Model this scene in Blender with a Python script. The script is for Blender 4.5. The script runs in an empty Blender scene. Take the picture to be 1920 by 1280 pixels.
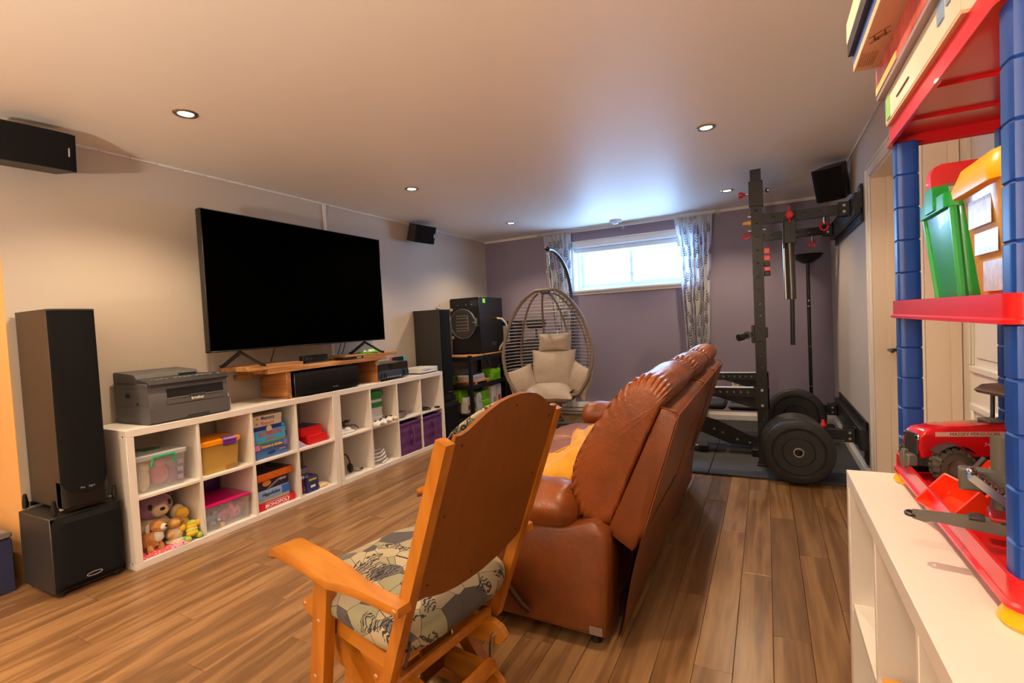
import bpy, math, random
from math import sin, cos, pi, radians
from mathutils import Matrix, Vector, noise
random.seed(7)
SC = bpy.context.scene
COL = SC.collection

# ------------------------------------------------------------------ camera
cam_d = bpy.data.cameras.new('camera'); cam = bpy.data.objects.new('camera', cam_d); COL.objects.link(cam)
cam_d.sensor_width = 36.0; cam_d.lens = 36.0 * 930.59 / 1920.0
cam_d.clip_start = 0.02; cam_d.clip_end = 100
_yaw, _pitch, _roll = radians(27.1975), radians(-2.1610), radians(-2.9164)
_f = Vector((-sin(_yaw)*cos(_pitch), cos(_yaw)*cos(_pitch), sin(_pitch)))
_r = Vector((cos(_yaw), sin(_yaw), 0)); _u = _r.cross(_f)
_r2 = cos(_roll)*_r + sin(_roll)*_u; _u2 = -sin(_roll)*_r + cos(_roll)*_u
_m = Matrix((_r2, _u2, -_f)).transposed().to_4x4(); _m.translation = (0, 0, 1.24587)
cam.matrix_world = _m
SC.camera = cam

# ------------------------------------------------------------------ world, exposure, lamps
SC.view_settings.view_transform = 'Standard'; SC.view_settings.look = 'None'
SC.view_settings.gamma = 1.0; SC.view_settings.use_curve_mapping = False
SC.view_settings.exposure = 0.74
HC = 2.398                                   # ceiling height
W = bpy.data.worlds.new('sky'); SC.world = W; W.use_nodes = True
_bg = W.node_tree.nodes['Background']
_bg.inputs['Color'].default_value = (0.35, 0.60, 1.0, 1); _bg.inputs['Strength'].default_value = 17.0
SC.cycles.max_bounces = 10; SC.cycles.diffuse_bounces = 6; SC.cycles.glossy_bounces = 3
SC.cycles.transparent_max_bounces = 12; SC.cycles.transmission_bounces = 6
SC.cycles.sample_clamp_indirect = 4.0; SC.cycles.caustics_reflective = False; SC.cycles.caustics_refractive = False
SC.cycles.use_denoising = True
# sky portal in the window opening (daylight of the sky only)
_pl = bpy.data.lights.new('window_portal', 'AREA'); _pl.shape = 'RECTANGLE'; _pl.size = 1.24; _pl.size_y = 0.46
_pl.cycles.is_portal = True
_po = bpy.data.objects.new('window_portal', _pl); COL.objects.link(_po)
_po.location = (-1.55, 6.33, 1.86); _po.rotation_euler = (radians(-90), 0, 0)
LAMP_W = 48.0                                # watts of each ceiling downlight
LAMP_COL = (1.0, 0.74, 0.47)

# added fill light behind the camera, no lamp stands there: brightens the ceiling
_tl = bpy.data.lights.new('ceiling_fill_light', 'AREA'); _tl.shape = 'DISK'; _tl.size = 0.4; _tl.energy = 150; _tl.color = (1.0, 0.84, 0.66)
_to = bpy.data.objects.new('ceiling_fill_light', _tl); COL.objects.link(_to); _to.location = (-1.3, -1.9, 1.0); _to.rotation_euler = (pi, 0, 0)

def spot(name, x, y, z=HC-0.012, w=None, ang=132, blend=0.55):
    l = bpy.data.lights.new(name, 'SPOT'); l.energy = LAMP_W if w is None else w; l.color = LAMP_COL
    l.spot_size = radians(ang); l.spot_blend = blend; l.shadow_soft_size = 0.035
    o = bpy.data.objects.new(name, l); COL.objects.link(o); o.location = (x, y, z)
    return o

# ------------------------------------------------------------------ materials
def srgb(c):
    return tuple(((v/255.0)/12.92 if v/255.0 <= 0.04045 else ((v/255.0+0.055)/1.055)**2.4) for v in c)
MATS = {}
def M(name, rgb, rough=0.5, metal=0.0, var=0.0, vscale=30.0, bump=0.0, bscale=200.0, alpha=1.0, emit=None, estr=0, coat=0.0, spec=0.5, stretch=None, trans=0.0, sheen=0.0):
    """principled material from an sRGB 0-255 colour, with optional noise colour variation and noise bump"""
    if name in MATS: return MATS[name]
    m = bpy.data.materials.new(name); m.use_nodes = True; MATS[name] = m
    nt = m.node_tree; p = nt.nodes['Principled BSDF']
    c = (*srgb(rgb), 1)
    p.inputs['Base Color'].default_value = c; p.inputs['Roughness'].default_value = rough
    p.inputs['Metallic'].default_value = metal; p.inputs['Alpha'].default_value = alpha
    p.inputs['Coat Weight'].default_value = coat; p.inputs['Specular IOR Level'].default_value = spec
    p.inputs['Transmission Weight'].default_value = trans
    if sheen: p.inputs['Sheen Weight'].default_value = sheen
    if emit: p.inputs['Emission Color'].default_value = (*srgb(emit), 1); p.inputs['Emission Strength'].default_value = estr
    tc = None
    if var or bump:
        tc = nt.nodes.new('ShaderNodeTexCoord'); mp = nt.nodes.new('ShaderNodeMapping')
        nt.links.new(tc.outputs['Object'], mp.inputs['Vector'])
        if stretch: mp.inputs['Scale'].default_value = stretch
    if var:
        n = nt.nodes.new('ShaderNodeTexNoise'); n.inputs['Scale'].default_value = vscale; n.inputs['Detail'].default_value = 5
        nt.links.new(mp.outputs['Vector'], n.inputs['Vector'])
        r = nt.nodes.new('ShaderNodeValToRGB')
        r.color_ramp.elements[0].position = 0.3; r.color_ramp.elements[1].position = 0.7
        r.color_ramp.elements[0].color = tuple(max(0, v*(1-var)) for v in c[:3])+(1,)
        r.color_ramp.elements[1].color = tuple(min(1, v*(1+var)) for v in c[:3])+(1,)
        nt.links.new(n.outputs['Fac'], r.inputs['Fac']); nt.links.new(r.outputs['Color'], p.inputs['Base Color'])
    if bump:
        n2 = nt.nodes.new('ShaderNodeTexNoise'); n2.inputs['Scale'].default_value = bscale; n2.inputs['Detail'].default_value = 3
        nt.links.new(mp.outputs['Vector'], n2.inputs['Vector'])
        b = nt.nodes.new('ShaderNodeBump'); b.inputs['Strength'].default_value = bump; b.inputs['Distance'].default_value = 0.002
        nt.links.new(n2.outputs['Fac'], b.inputs['Height']); nt.links.new(b.outputs['Normal'], p.inputs['Normal'])
    return m

def ramp(nt, fac, stops):
    r = nt.nodes.new('ShaderNodeValToRGB'); e = r.color_ramp.elements
    while len(e) < len(stops): e.new(0.5)
    for i, (pos, c) in enumerate(stops):
        e[i].position = pos; e[i].color = (*srgb(c), 1)
    nt.links.new(fac, r.inputs['Fac']); return r.outputs['Color']

def wood_mat(name, dark, mid, light, axis=1, scale=1.0, rough=0.42, rnd=0.35, rings=True, coat=0.0, bump=0.15, offs=True):
    """wood with grain along an object axis; each object gets its own offset and tone from Object Info"""
    m = bpy.data.materials.new(name); m.use_nodes = True; MATS[name] = m
    nt = m.node_tree; p = nt.nodes['Principled BSDF']; N = nt.nodes.new; L = nt.links.new
    tc = N('ShaderNodeTexCoord'); oi = N('ShaderNodeObjectInfo'); mp = N('ShaderNodeMapping')
    s = [14*scale]*3; s[axis] = 1.1*scale
    mp.inputs['Scale'].default_value = s
    L(tc.outputs['Object'], mp.inputs['Vector'])
    vm = N('ShaderNodeVectorMath'); vm.operation = 'MULTIPLY_ADD'
    cx = N('ShaderNodeCombineXYZ'); L(oi.outputs['Random'], cx.inputs[0]); L(oi.outputs['Random'], cx.inputs[1]); L(oi.outputs['Random'], cx.inputs[2])
    L(cx.outputs[0], vm.inputs[0]); vm.inputs[1].default_value = (37.0, 53.0, 71.0) if offs else (0, 0, 0); L(mp.outputs['Vector'], vm.inputs[2])
    n1 = N('ShaderNodeTexNoise'); n1.inputs['Scale'].default_value = 0.55; n1.inputs['Detail'].default_value = 3; n1.inputs['Distortion'].default_value = 0.6
    L(vm.outputs[0], n1.inputs['Vector'])
    mul = N('ShaderNodeMath'); mul.operation = 'MULTIPLY'; mul.inputs[1].default_value = 26.0; L(n1.outputs['Fac'], mul.inputs[0])
    sn = N('ShaderNodeMath'); sn.operation = 'SINE'; L(mul.outputs[0], sn.inputs[0])
    mr = N('ShaderNodeMapRange'); mr.inputs[1].default_value = -1; mr.inputs[2].default_value = 1; L(sn.outputs[0], mr.inputs[0])
    n2 = N('ShaderNodeTexNoise'); n2.inputs['Scale'].default_value = 5.0; n2.inputs['Detail'].default_value = 6; L(vm.outputs[0], n2.inputs['Vector'])
    mx = N('ShaderNodeMix'); mx.data_type = 'FLOAT'; mx.inputs[0].default_value = 0.6; L(mr.outputs[0], mx.inputs[2]); L(n2.outputs['Fac'], mx.inputs[3])
    if not rings: mx.inputs[0].default_value = 0.93
    col = ramp(nt, mx.outputs[0], [(0.15, dark), (0.5, mid), (0.85, light)])
    hv = N('ShaderNodeHueSaturation'); L(col, hv.inputs['Color'])
    v = N('ShaderNodeMapRange'); v.inputs[3].default_value = 1-rnd; v.inputs[4].default_value = 1+rnd; L(oi.outputs['Random'], v.inputs[0]); L(v.outputs[0], hv.inputs['Value'])
    L(hv.outputs['Color'], p.inputs['Base Color'])
    p.inputs['Roughness'].default_value = rough; p.inputs['Coat Weight'].default_value = coat
    b = N('ShaderNodeBump'); b.inputs['Strength'].default_value = bump; b.inputs['Distance'].default_value = 0.001
    L(mx.outputs[0], b.inputs['Height']); L(b.outputs['Normal'], p.inputs['Normal'])
    return m

# ------------------------------------------------------------------ mesh building
class B:
    """collects shapes into one mesh"""
    def __init__(s): s.v = []; s.f = []; s.mi = []
    def add(s, vs, fs, m=None, mi=0):
        o = len(s.v)
        s.v += [tuple(m @ Vector(p)) for p in vs] if m else [tuple(p) for p in vs]
        for f in fs: s.f.append(tuple(i+o for i in f)); s.mi.append(mi)
        return s
    def box(s, x0, x1, y0, y1, z0, z1, ch=0.0, m=None, mi=0):
        if x0 > x1: x0, x1 = x1, x0
        if y0 > y1: y0, y1 = y1, y0
        if z0 > z1: z0, z1 = z1, z0
        ch = min(ch, (x1-x0)*.49, (y1-y0)*.49, (z1-z0)*.49)
        lo, hi = (x0, y0, z0), (x1, y1, z1)
        if ch <= 0:
            vs = [((x1 if i & 1 else x0), (y1 if i & 2 else y0), (z1 if i & 4 else z0)) for i in range(8)]
            return s.add(vs, [(0,2,3,1), (4,5,7,6), (0,1,5,4), (2,6,7,3), (0,4,6,2), (1,3,7,5)], m, mi)
        vs = []; idx = {}
        for i in range(8):
            sg = [(i >> a) & 1 for a in range(3)]
            for a in range(3):
                p = [0]*3
                for b in range(3):
                    e = hi[b] if sg[b] else lo[b]
                    p[b] = e if b == a else (e-ch if sg[b] else e+ch)
                idx[(i, a)] = len(vs); vs.append(p)
        fs = []
        for a in range(3):
            b, c = (a+1) % 3, (a+2) % 3
            for sgn in (0, 1):
                q = [0 | (sgn << a), (sgn << a) | (1 << b), (sgn << a) | (1 << b) | (1 << c), (sgn << a) | (1 << c)]
                f = [idx[(i, a)] for i in q]
                fs.append(f if sgn else f[::-1])
            # edges along axis a
            for sb in (0, 1):
                for sc in (0, 1):
                    i0 = (sb << b) | (sc << c); i1 = i0 | (1 << a)
                    f = [idx[(i0, b)], idx[(i1, b)], idx[(i1, c)], idx[(i0, c)]]
                    fs.append(f if (sb ^ sc) else f[::-1])
        for i in range(8):
            f = [idx[(i, 0)], idx[(i, 1)], idx[(i, 2)]]
            par = bin(i).count('1') % 2
            fs.append(f if par else f[::-1])
        return s.add(vs, fs, m, mi)
    def cyl(s, p0, p1, r0, r1=None, n=16, caps=True, mi=0, m=None):
        p0, p1 = Vector(p0), Vector(p1); r1 = r0 if r1 is None else r1
        d = (p1-p0).normalized(); a = d.orthogonal().normalized(); b = d.cross(a)
        vs = []
        for p, r in ((p0, r0), (p1, r1)):
            for k in range(n):
                t = 2*pi*k/n; vs.append(p + a*cos(t)*r + b*sin(t)*r)
        fs = [(k, (k+1) % n, n+(k+1) % n, n+k) for k in range(n)]
        if caps: fs += [tuple(range(n-1, -1, -1)), tuple(range(n, 2*n))]
        return s.add(vs, fs, m, mi)
    def tube(s, pts, r, n=8, closed=False, mi=0, m=None, caps=True, flat=1.0, up=None):
        pts = [Vector(p) for p in pts]; N = len(pts)
        rs = r if isinstance(r, (list, tuple)) else [r]*N
        tang = []
        for i in range(N):
            a = pts[(i-1) % N] if (closed or i > 0) else pts[i]
            b = pts[(i+1) % N] if (closed or i < N-1) else pts[i]
            t = (b-a); tang.append(t.normalized() if t.length > 1e-9 else Vector((0, 0, 1)))
        nrm = Vector(up) if up else tang[0].orthogonal()
        vs = []
        for i in range(N):
            t = tang[i]; nrm = (nrm - t*nrm.dot(t))
            if nrm.length < 1e-6: nrm = t.orthogonal()
            nrm = nrm.normalized(); bn = t.cross(nrm)
            for k in range(n):
                an = 2*pi*k/n + (pi/n)
                vs.append(pts[i] + (nrm*cos(an)*flat + bn*sin(an))*rs[i])
        fs = []
        for i in range(N if closed else N-1):
            j = (i+1) % N
            for k in range(n):
                k2 = (k+1) % n
                fs.append((i*n+k, i*n+k2, j*n+k2, j*n+k))
        if not closed and caps:
            fs += [tuple(range(n-1, -1, -1)), tuple((N-1)*n+k for k in range(n))]
        return s.add(vs, fs, m, mi)
    def lathe(s, prof, n=24, m=None, mi=0):
        """prof: (r, z) list turned about z"""
        vs = []; fs = []; ring = []
        for (r, z) in prof:
            if r < 1e-6: ring.append([len(vs)]); vs.append((0, 0, z))
            else:
                ring.append(list(range(len(vs), len(vs)+n)))
                vs += [(r*cos(2*pi*k/n), r*sin(2*pi*k/n), z) for k in range(n)]
        for a, b in zip(ring, ring[1:]):
            for k in range(n):
                k2 = (k+1) % n
                if len(a) == 1 and len(b) == 1: continue
                if len(a) == 1: fs.append((a[0], b[k2], b[k]))
                elif len(b) == 1: fs.append((a[k], a[k2], b[0]))
                else: fs.append((a[k], a[k2], b[k2], b[k]))
        return s.add(vs, fs, m, mi)
    def prism(s, poly, h0, h1, axis='z', m=None, mi=0):
        n = len(poly)
        def P(a, b, h): return {'x': (h, a, b), 'y': (a, h, b), 'z': (a, b, h)}[axis]
        vs = [P(a, b, h0) for a, b in poly] + [P(a, b, h1) for a, b in poly]
        area = sum(poly[i][0]*poly[(i+1) % n][1]-poly[(i+1) % n][0]*poly[i][1] for i in range(n))
        fs = [(k, (k+1) % n, n+(k+1) % n, n+k) for k in range(n)] + [tuple(range(n-1, -1, -1)), tuple(range(n, 2*n))]
        flip = (area < 0) ^ (axis == 'y') ^ (h1 < h0)
        if flip: fs = [f[::-1] for f in fs]
        return s.add(vs, fs, m, mi)
    def ell(s, c, r, nu=16, nv=10, m=None, mi=0, e=1.0, e2=None):
        """(super)ellipsoid; e<1 makes it boxier"""
        if not isinstance(r, (tuple, list)): r = (r, r, r)
        e2 = e if e2 is None else e2
        sp = lambda t, k: math.copysign(abs(t)**k, t)
        vs = []; fs = []
        for j in range(nv+1):
            ph = -pi/2 + pi*j/nv
            for i in range(nu):
                th = 2*pi*i/nu
                vs.append((c[0]+r[0]*sp(cos(ph), e2)*sp(cos(th), e), c[1]+r[1]*sp(cos(ph), e2)*sp(sin(th), e), c[2]+r[2]*sp(sin(ph), e2)))
        for j in range(nv):
            for i in range(nu):
                i2 = (i+1) % nu
                fs.append((j*nu+i, j*nu+i2, (j+1)*nu+i2, (j+1)*nu+i))
        return s.add(vs, fs, m, mi)
    def grid(s, fn, nu, nv, wu=False, wv=False, m=None, mi=0, flip=False):
        vs = []; fs = []
        cu = nu if wu else nu+1; cv = nv if wv else nv+1
        for j in range(cv):
            for i in range(cu): vs.append(fn(i/nu, j/nv))
        for j in range(nv):
            for i in range(nu):
                a = j*cu+i; b = j*cu+(i+1) % cu; c = ((j+1) % cv)*cu+(i+1) % cu; d = ((j+1) % cv)*cu+i
                fs.append((a, d, c, b) if flip else (a, b, c, d))
        return s.add(vs, fs, m, mi)
    def quad(s, a, b, c, d, mi=0, m=None): return s.add([a, b, c, d], [(0, 1, 2, 3)], m, mi)

def link(o, parent=None):
    COL.objects.link(o)
    if parent: o.parent = parent
    return o
def obj(name, b, mats, parent=None, ang=38, loc=None, rot=None, label=None, smooth=True):
    me = bpy.data.meshes.new(name); me.from_pydata(b.v, [], b.f)
    mats = mats if isinstance(mats, (list, tuple)) else [mats]
    for k in mats: me.materials.append(k)
    if len(mats) > 1: me.polygons.foreach_set('material_index', b.mi)
    if smooth:
        me.shade_smooth(); me.set_sharp_from_angle(angle=radians(ang))
    me.validate(); me.update()
    o = bpy.data.objects.new(name, me)
    if loc: o.location = loc
    if rot: o.rotation_euler = rot
    if label: o['label'] = label
    return link(o, parent)
def tag(o, label, cat, group=None, kind=None):
    o['label'] = label; o['category'] = cat
    if group: o['group'] = group
    if kind: o['kind'] = kind
    return o
def thing(name, label, cat, loc=(0, 0, 0), rz=0.0, group=None, rot=None):
    o = bpy.data.objects.new(name, None); COL.objects.link(o); o.location = loc
    o.rotation_euler = rot if rot else (0, 0, rz); o.empty_display_size = 0.05
    return tag(o, label, cat, group)
def struct(o): o['kind'] = 'structure'; return o
def sgroup(name, loc=(0, 0, 0)):
    o = bpy.data.objects.new(name, None); COL.objects.link(o); o.location = loc; o['kind'] = 'structure'; return o
def dup(root, loc=None, rz=None, label=None, group=None):
    def cp(o, par):
        c = o.copy(); COL.objects.link(c)
        if par: c.parent = par
        for ch in list(o.children): cp(ch, c)
        return c
    r = cp(root, None)
    if loc is not None: r.location = loc
    if rz is not None: r.rotation_euler = (0, 0, rz)
    if label: r['label'] = label
    if group: r['group'] = group
    return r
def text(body, size, mat, parent, loc, rot, ext=0.0004, sx=1.0, align='CENTER', name='lettering', bold=0.0):
    cu = bpy.data.curves.new('t', 'FONT'); cu.body = body; cu.size = size; cu.extrude = ext; cu.align_x = align; cu.align_y = 'CENTER'
    cu.resolution_u = 2; cu.offset = bold
    t = bpy.data.objects.new('t', cu); COL.objects.link(t)
    me = bpy.data.meshes.new_from_object(t.evaluated_get(bpy.context.evaluated_depsgraph_get()))
    bpy.data.objects.remove(t); bpy.data.curves.remove(cu)
    me.name = 'lettering'; me.materials.clear(); me.materials.append(mat)
    o = bpy.data.objects.new(name, me); o.location = loc; o.rotation_euler = rot; o.scale = (sx, 1, 1)
    return link(o, parent)
PX = (pi/2, 0, pi/2)      # text facing +X
NX = (pi/2, 0, -pi/2)     # text facing -X
NY = (pi/2, 0, 0)         # text facing -Y
def rz(a): return Matrix.Rotation(a, 4, 'Z')
def tr(x, y, z): return Matrix.Translation((x, y, z))
def rotm(ax, deg): return Matrix.Rotation(radians(deg), 4, ax)
def frame(o, x, y):
    """matrix with origin o, columns x, y and their cross product"""
    x = Vector(x).normalized(); y = Vector(y); y = (y-x*y.dot(x)).normalized(); z = x.cross(y)
    m = Matrix((x, y, z)).transposed().to_4x4(); m.translation = o; return m
def nz(x, y, z, s=1.0): return noise.noise(Vector((x*s, y*s, z*s)))

# ================================================================== the room
XL, XR, YB, YF = -3.50, 0.615, 6.125, -2.4
YA = 1.10                                     # where the left wall ends and the room widens
m_wall = M('paint_warm_grey', (194, 184, 172), 0.62, bump=0.06, bscale=900)
m_wallb = M('paint_purple_grey', (140, 131, 152), 0.6, bump=0.06, bscale=900)
m_ceil = M('paint_ceiling', (243, 238, 230), 0.5, bump=0.05, bscale=700)
m_tan = M('paint_tan', (228, 180, 118), 0.6, bump=0.06, bscale=900)
m_white = M('white_paint', (236, 234, 230), 0.32)
m_jamb = M('jamb_paint', (226, 212, 196), 0.4)
m_pvc = M('window_vinyl', (232, 238, 244), 0.28)
m_black = M('black_plastic', (22, 22, 23), 0.42)
m_chrome = M('brushed_metal', (190, 188, 184), 0.28, 1.0)
m_darkmetal = M('dark_metal', (60, 58, 56), 0.35, 1.0)
m_mull = M('gap_dark', (30, 26, 24), 0.9)

# floor slab and its planks
struct(obj('floor', B().box(-4.7, 1.7, YF-.1, YB+.3, -.12, -.012), M('subfloor', (96, 72, 52), 0.7)))
fl = COL.objects['floor']
m_plank = wood_mat('laminate_oak', (100, 71, 46), (126, 93, 60), (152, 117, 80), axis=1, scale=1.0, rough=0.29, rnd=0.16, bump=0.25)
PW, PL = 0.1265, 1.22
_b = B().box(0.0007, PW-.0007, .0008, PL-.0008, -.012, 0.0, .0012)
me_plank = obj('plank', _b, m_plank, fl, smooth=False)
_first = True
x = -0.0105 - PW*28
row = 0
while x < XR-.005:
    y = -0.62 - (row*0.47 % 1.22)
    yend = YB
    while y < yend-.01:
        x1 = x+PW
        inside = (x > XL-.13) or (y < YA)
        if inside and y+PL > -.6:
            L_ = min(PL, yend-y)
            if _first: o = me_plank; _first = False
            else: o = me_plank.copy(); COL.objects.link(o)
            o.location = (x, y, 0)
            o.scale = (1, L_/PL, 1)
            if x1 > XR: o.scale.x = (XR-x)/PW
        y += PL
    x += PW; row += 1
for r in range(1, 8):                          # alcove strip to the left
    for y in (-.5,):
        o = me_plank.copy(); COL.objects.link(o); o.location = (-0.0105-PW*(28+r), y, 0); o.scale = (1, (YA-y)/PL, 1)

# ceiling and walls
struct(obj('ceiling', B().box(-4.7, 1.7, YF-.1, YB+.3, HC, HC+.1), m_ceil))
wl = struct(obj('wall_left', B().box(XL-.10, XL, YA, YB+.12, 0, HC), m_wall))
struct(obj('wall_left_return', B().box(-4.70, XL-.0005, YA-.004, YA, 0, HC).box(-4.70, XL-.1, YA, YA+.1, 0, HC), m_tan))
struct(obj('wall_alcove', B().box(-4.70, -4.60, YF, YA, 0, HC), m_tan))
struct(obj('wall_front', B().box(-4.7, 1.6, YF-.1, YF, 0, HC), m_wall))
struct(obj('wall_hall', B().box(1.5, 1.6, YF, YB+.26, 0, HC), m_wall))
# back wall with the window opening
WX0, WX1, WZ0, WZ1 = -2.20, -0.74, 1.600, 2.165
wb = B()
wb.box(XL-.1, WX0, YB, YB+.26, 0, HC).box(WX1, 1.6, YB, YB+.26, 0, HC).box(WX0, WX1, YB, YB+.26, 0, WZ0).box(WX0, WX1, YB, YB+.26, WZ1, HC)
struct(obj('wall_back', wb, m_wallb))
# right wall with two door openings
D1 = (3.12, 3.91); D2 = (1.94, 2.735); DZ = 2.06
wr = B()
for a, b in ((D1[1], YB+.1), (D2[1], D1[0]), (YF, D2[0])): wr.box(XR, XR+.12, a, b, 0, HC)
for a, b in (D1, D2): wr.box(XR, XR+.12, a, b, DZ, HC)
struct(obj('wall_right', wr, m_wall))
# trims at the ceiling
t = B(); y = YA
while y < YB-.05:
    t.box(XL, XL+.012, y, min(y+.155, YB-.014), HC-.013, HC, .003); y += .1575
struct(obj('trim_1', t, m_white))
t = B(); t.prism([(YB, HC), (YB, HC-.028), (YB-.007, HC-.028), (YB-.010, HC-.016), (YB-.016, HC-.008), (YB-.018, HC)], XL, XR, 'x')
struct(obj('trim_2', t, m_white))
t = B(); t.box(XR-.012, XR, D1[1], YB-.034, HC-.012, HC, .003).box(XR-.012, XR, YF, D1[1], HC-.012, HC, .003)
struct(obj('trim_3', t, m_white))
# baseboards
def bb_poly(x, s): return [(x, 0), (x, .105), (x+.004*s, .105), (x+.009*s, .09), (x+.011*s, .075), (x+.015*s, .07), (x+.015*s, 0)]
struct(obj('baseboard_left', B().prism(bb_poly(XL, 1), YA, YB, 'y'), m_white))
b = B()
for a, c in ((D1[1]+.07, YB), (D2[1]+.07, D1[0]-.07), (YF, D2[0]-.07)): b.prism(bb_poly(XR, -1), a, c, 'y')
struct(obj('baseboard_right', b, m_white))
struct(obj('baseboard_back', B().prism([(YB, 0), (YB, .105), (YB-.004, .105), (YB-.009, .09), (YB-.011, .075), (YB-.015, .07), (YB-.015, 0)], XL, XR, 'x'), m_white))

# window: frame, two sashes with panes, sill, casing
w = sgroup('window_1')
f = B(); fy0, fy1 = YB+.13, YB+.23
f.box(WX0, WX1, fy0, fy1, WZ0, WZ0+.05, .006).box(WX0, WX1, fy0, fy1, WZ1-.05, WZ1, .006)
f.box(WX0, WX0+.05, fy0, fy1, WZ0+.05, WZ1-.05, .006).box(WX1-.05, WX1, fy0, fy1, WZ0+.05, WZ1-.05, .006)
obj('window_frame', f, m_pvc, w)
m_glass = M('window_glass', (255, 255, 255), 0.0, alpha=0.08, spec=0.5)
xm = -1.487
for (a, c, yy) in ((WX0+.05, xm+.022, fy0+.05), (xm-.022, WX1-.05, fy0+.02)):
    s = B(); z0, z1 = WZ0+.05, WZ1-.05; k = .046
    s.box(a, c, yy, yy+.03, z0, z0+k, .004).box(a, c, yy, yy+.03, z1-k, z1, .004).box(a, a+k, yy, yy+.03, z0+k, z1-k, .004).box(c-k, c, yy, yy+.03, z0+k, z1-k, .004)
    so = obj('sash', s, m_pvc, w)
    obj('pane', B().box(a+k, c-k, yy+.011, yy+.017, z0+k, z1-k), m_glass, so)
obj('sash_latch', B().box(xm-.012, xm+.012, fy0+.012, fy0+.022, 1.80, 1.92, .004), m_pvc, w)
rv = B(); k = .012
rv.box(WX0, WX0+k, YB-.002, fy0, WZ0, WZ1).box(WX1-k, WX1, YB-.002, fy0, WZ0, WZ1).box(WX0, WX1, YB-.002, fy0, WZ1-k, WZ1).box(WX0, WX1, YB-.002, fy0, WZ0, WZ0+k)
obj('reveal', rv, m_pvc, w)
obj('window_sill', B().box(WX0-.05, WX1+.05, YB-.045, YB+.005, WZ0-.012, WZ0+.016, .006).box(WX0-.035, WX1+.035, YB-.016, YB, WZ0-.045, WZ0-.012, .004), m_white, w)
cs = B()
cs.box(WX0-.075, WX0+.004, YB-.018, YB, WZ0+.016, WZ1+.075, .005).box(WX1-.004, WX1+.075, YB-.018, YB, WZ0+.016, WZ1+.075, .005).box(WX0-.075, WX1+.075, YB-.018, YB, WZ1-.004, WZ1+.075, .005)
cs.box(WX0-.085, WX1+.085, YB-.028, YB, WZ1+.06, WZ1+.078, .004).box(WX0-.07, WX1+.07, YB-.024, YB, WZ1+.012, WZ1+.02, .003)
obj('window_casing', cs, m_white, w)
obj('blind_cassette', B().box(WX0+.015, WX1-.015, YB+.03, YB+.085, WZ1-.075, WZ1-.014, .012), m_pvc, w)

# doors in the right wall: casing, jamb, slab with raised panels, lever
for n, (a, c) in enumerate((D1, D2)):
    d = sgroup('door_%d' % (n+1))
    k = B(); cw = .07
    def cas(bx, y0, y1, z0, z1):
        bx.box(XR-.014, XR, y0, y1, z0, z1, .004)
    cas(k, a-cw, a, 0, DZ+cw); cas(k, c, c+cw, 0, DZ+cw); cas(k, a, c, DZ, DZ+cw)
    k.box(XR-.022, XR-.012, c+cw-.02, c+cw-.004, 0, DZ+cw-.004, .003).box(XR-.022, XR-.012, a-cw+.004, a-cw+.02, 0, DZ+cw-.004, .003).box(XR-.022, XR-.012, a-cw+.004, c+cw-.004, DZ+cw-.02, DZ+cw-.004, .003)
    obj('casing', k, m_white, d)
    j = B(); j.box(XR-.002, XR+.122, c-.018, c, 0, DZ).box(XR-.002, XR+.122, a, a+.018, 0, DZ).box(XR-.002, XR+.122, a+.018, c-.018, DZ-.018, DZ)
    j.box(XR+.075, XR+.113, c-.03, c-.018, 0, DZ-.018, .002).box(XR+.075, XR+.113, a+.018, a+.03, 0, DZ-.018, .002)
    obj('jamb', j, m_jamb, d)
    sl = B(); sx0, sx1 = XR+.116, XR+.151; y0, y1 = a+.021, c-.021
    sl.box(sx0, sx1, y0, y1, .01, DZ-.021, .002)
    so = obj('door_slab', sl, m_white, d)
    for (z0, z1) in ((.20, .83), (.955, 1.93)):
        pa = B(); q = .105; e = .028
        ya, yb = y0+q, y1-q
        for (p0, p1, r0, r1) in ((ya, yb, z0, z0+e), (ya, yb, z1-e, z1), (ya, ya+e, z0+e, z1-e), (yb-e, yb, z0+e, z1-e)):
            pa.box(sx0-.012, sx0+.002, p0, p1, r0, r1, .005)
        pa.box(sx0-.006, sx0+.001, ya+.06, yb-.06, z0+.06, z1-.06, .004)
        obj('door_panel', pa, m_white, so)
    hd = B(); hy = c-.075
    hd.cyl((sx0+.002, hy, .955), (sx0-.012, hy, .955), .026, n=18).cyl((sx0-.01, hy, .955), (sx0-.055, hy, .955), .010, n=12).tube([(sx0-.052, hy+.012, .955), (sx0-.056, hy-.04, .958), (sx0-.052, hy-.10, .952)], .009, 8)
    if n == 0: obj('door_handle', hd, m_darkmetal, d)
    obj('threshold', B().box(XR-.001, XR+.2, a, c, -.012, .006, .003), m_jamb, d)

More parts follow.
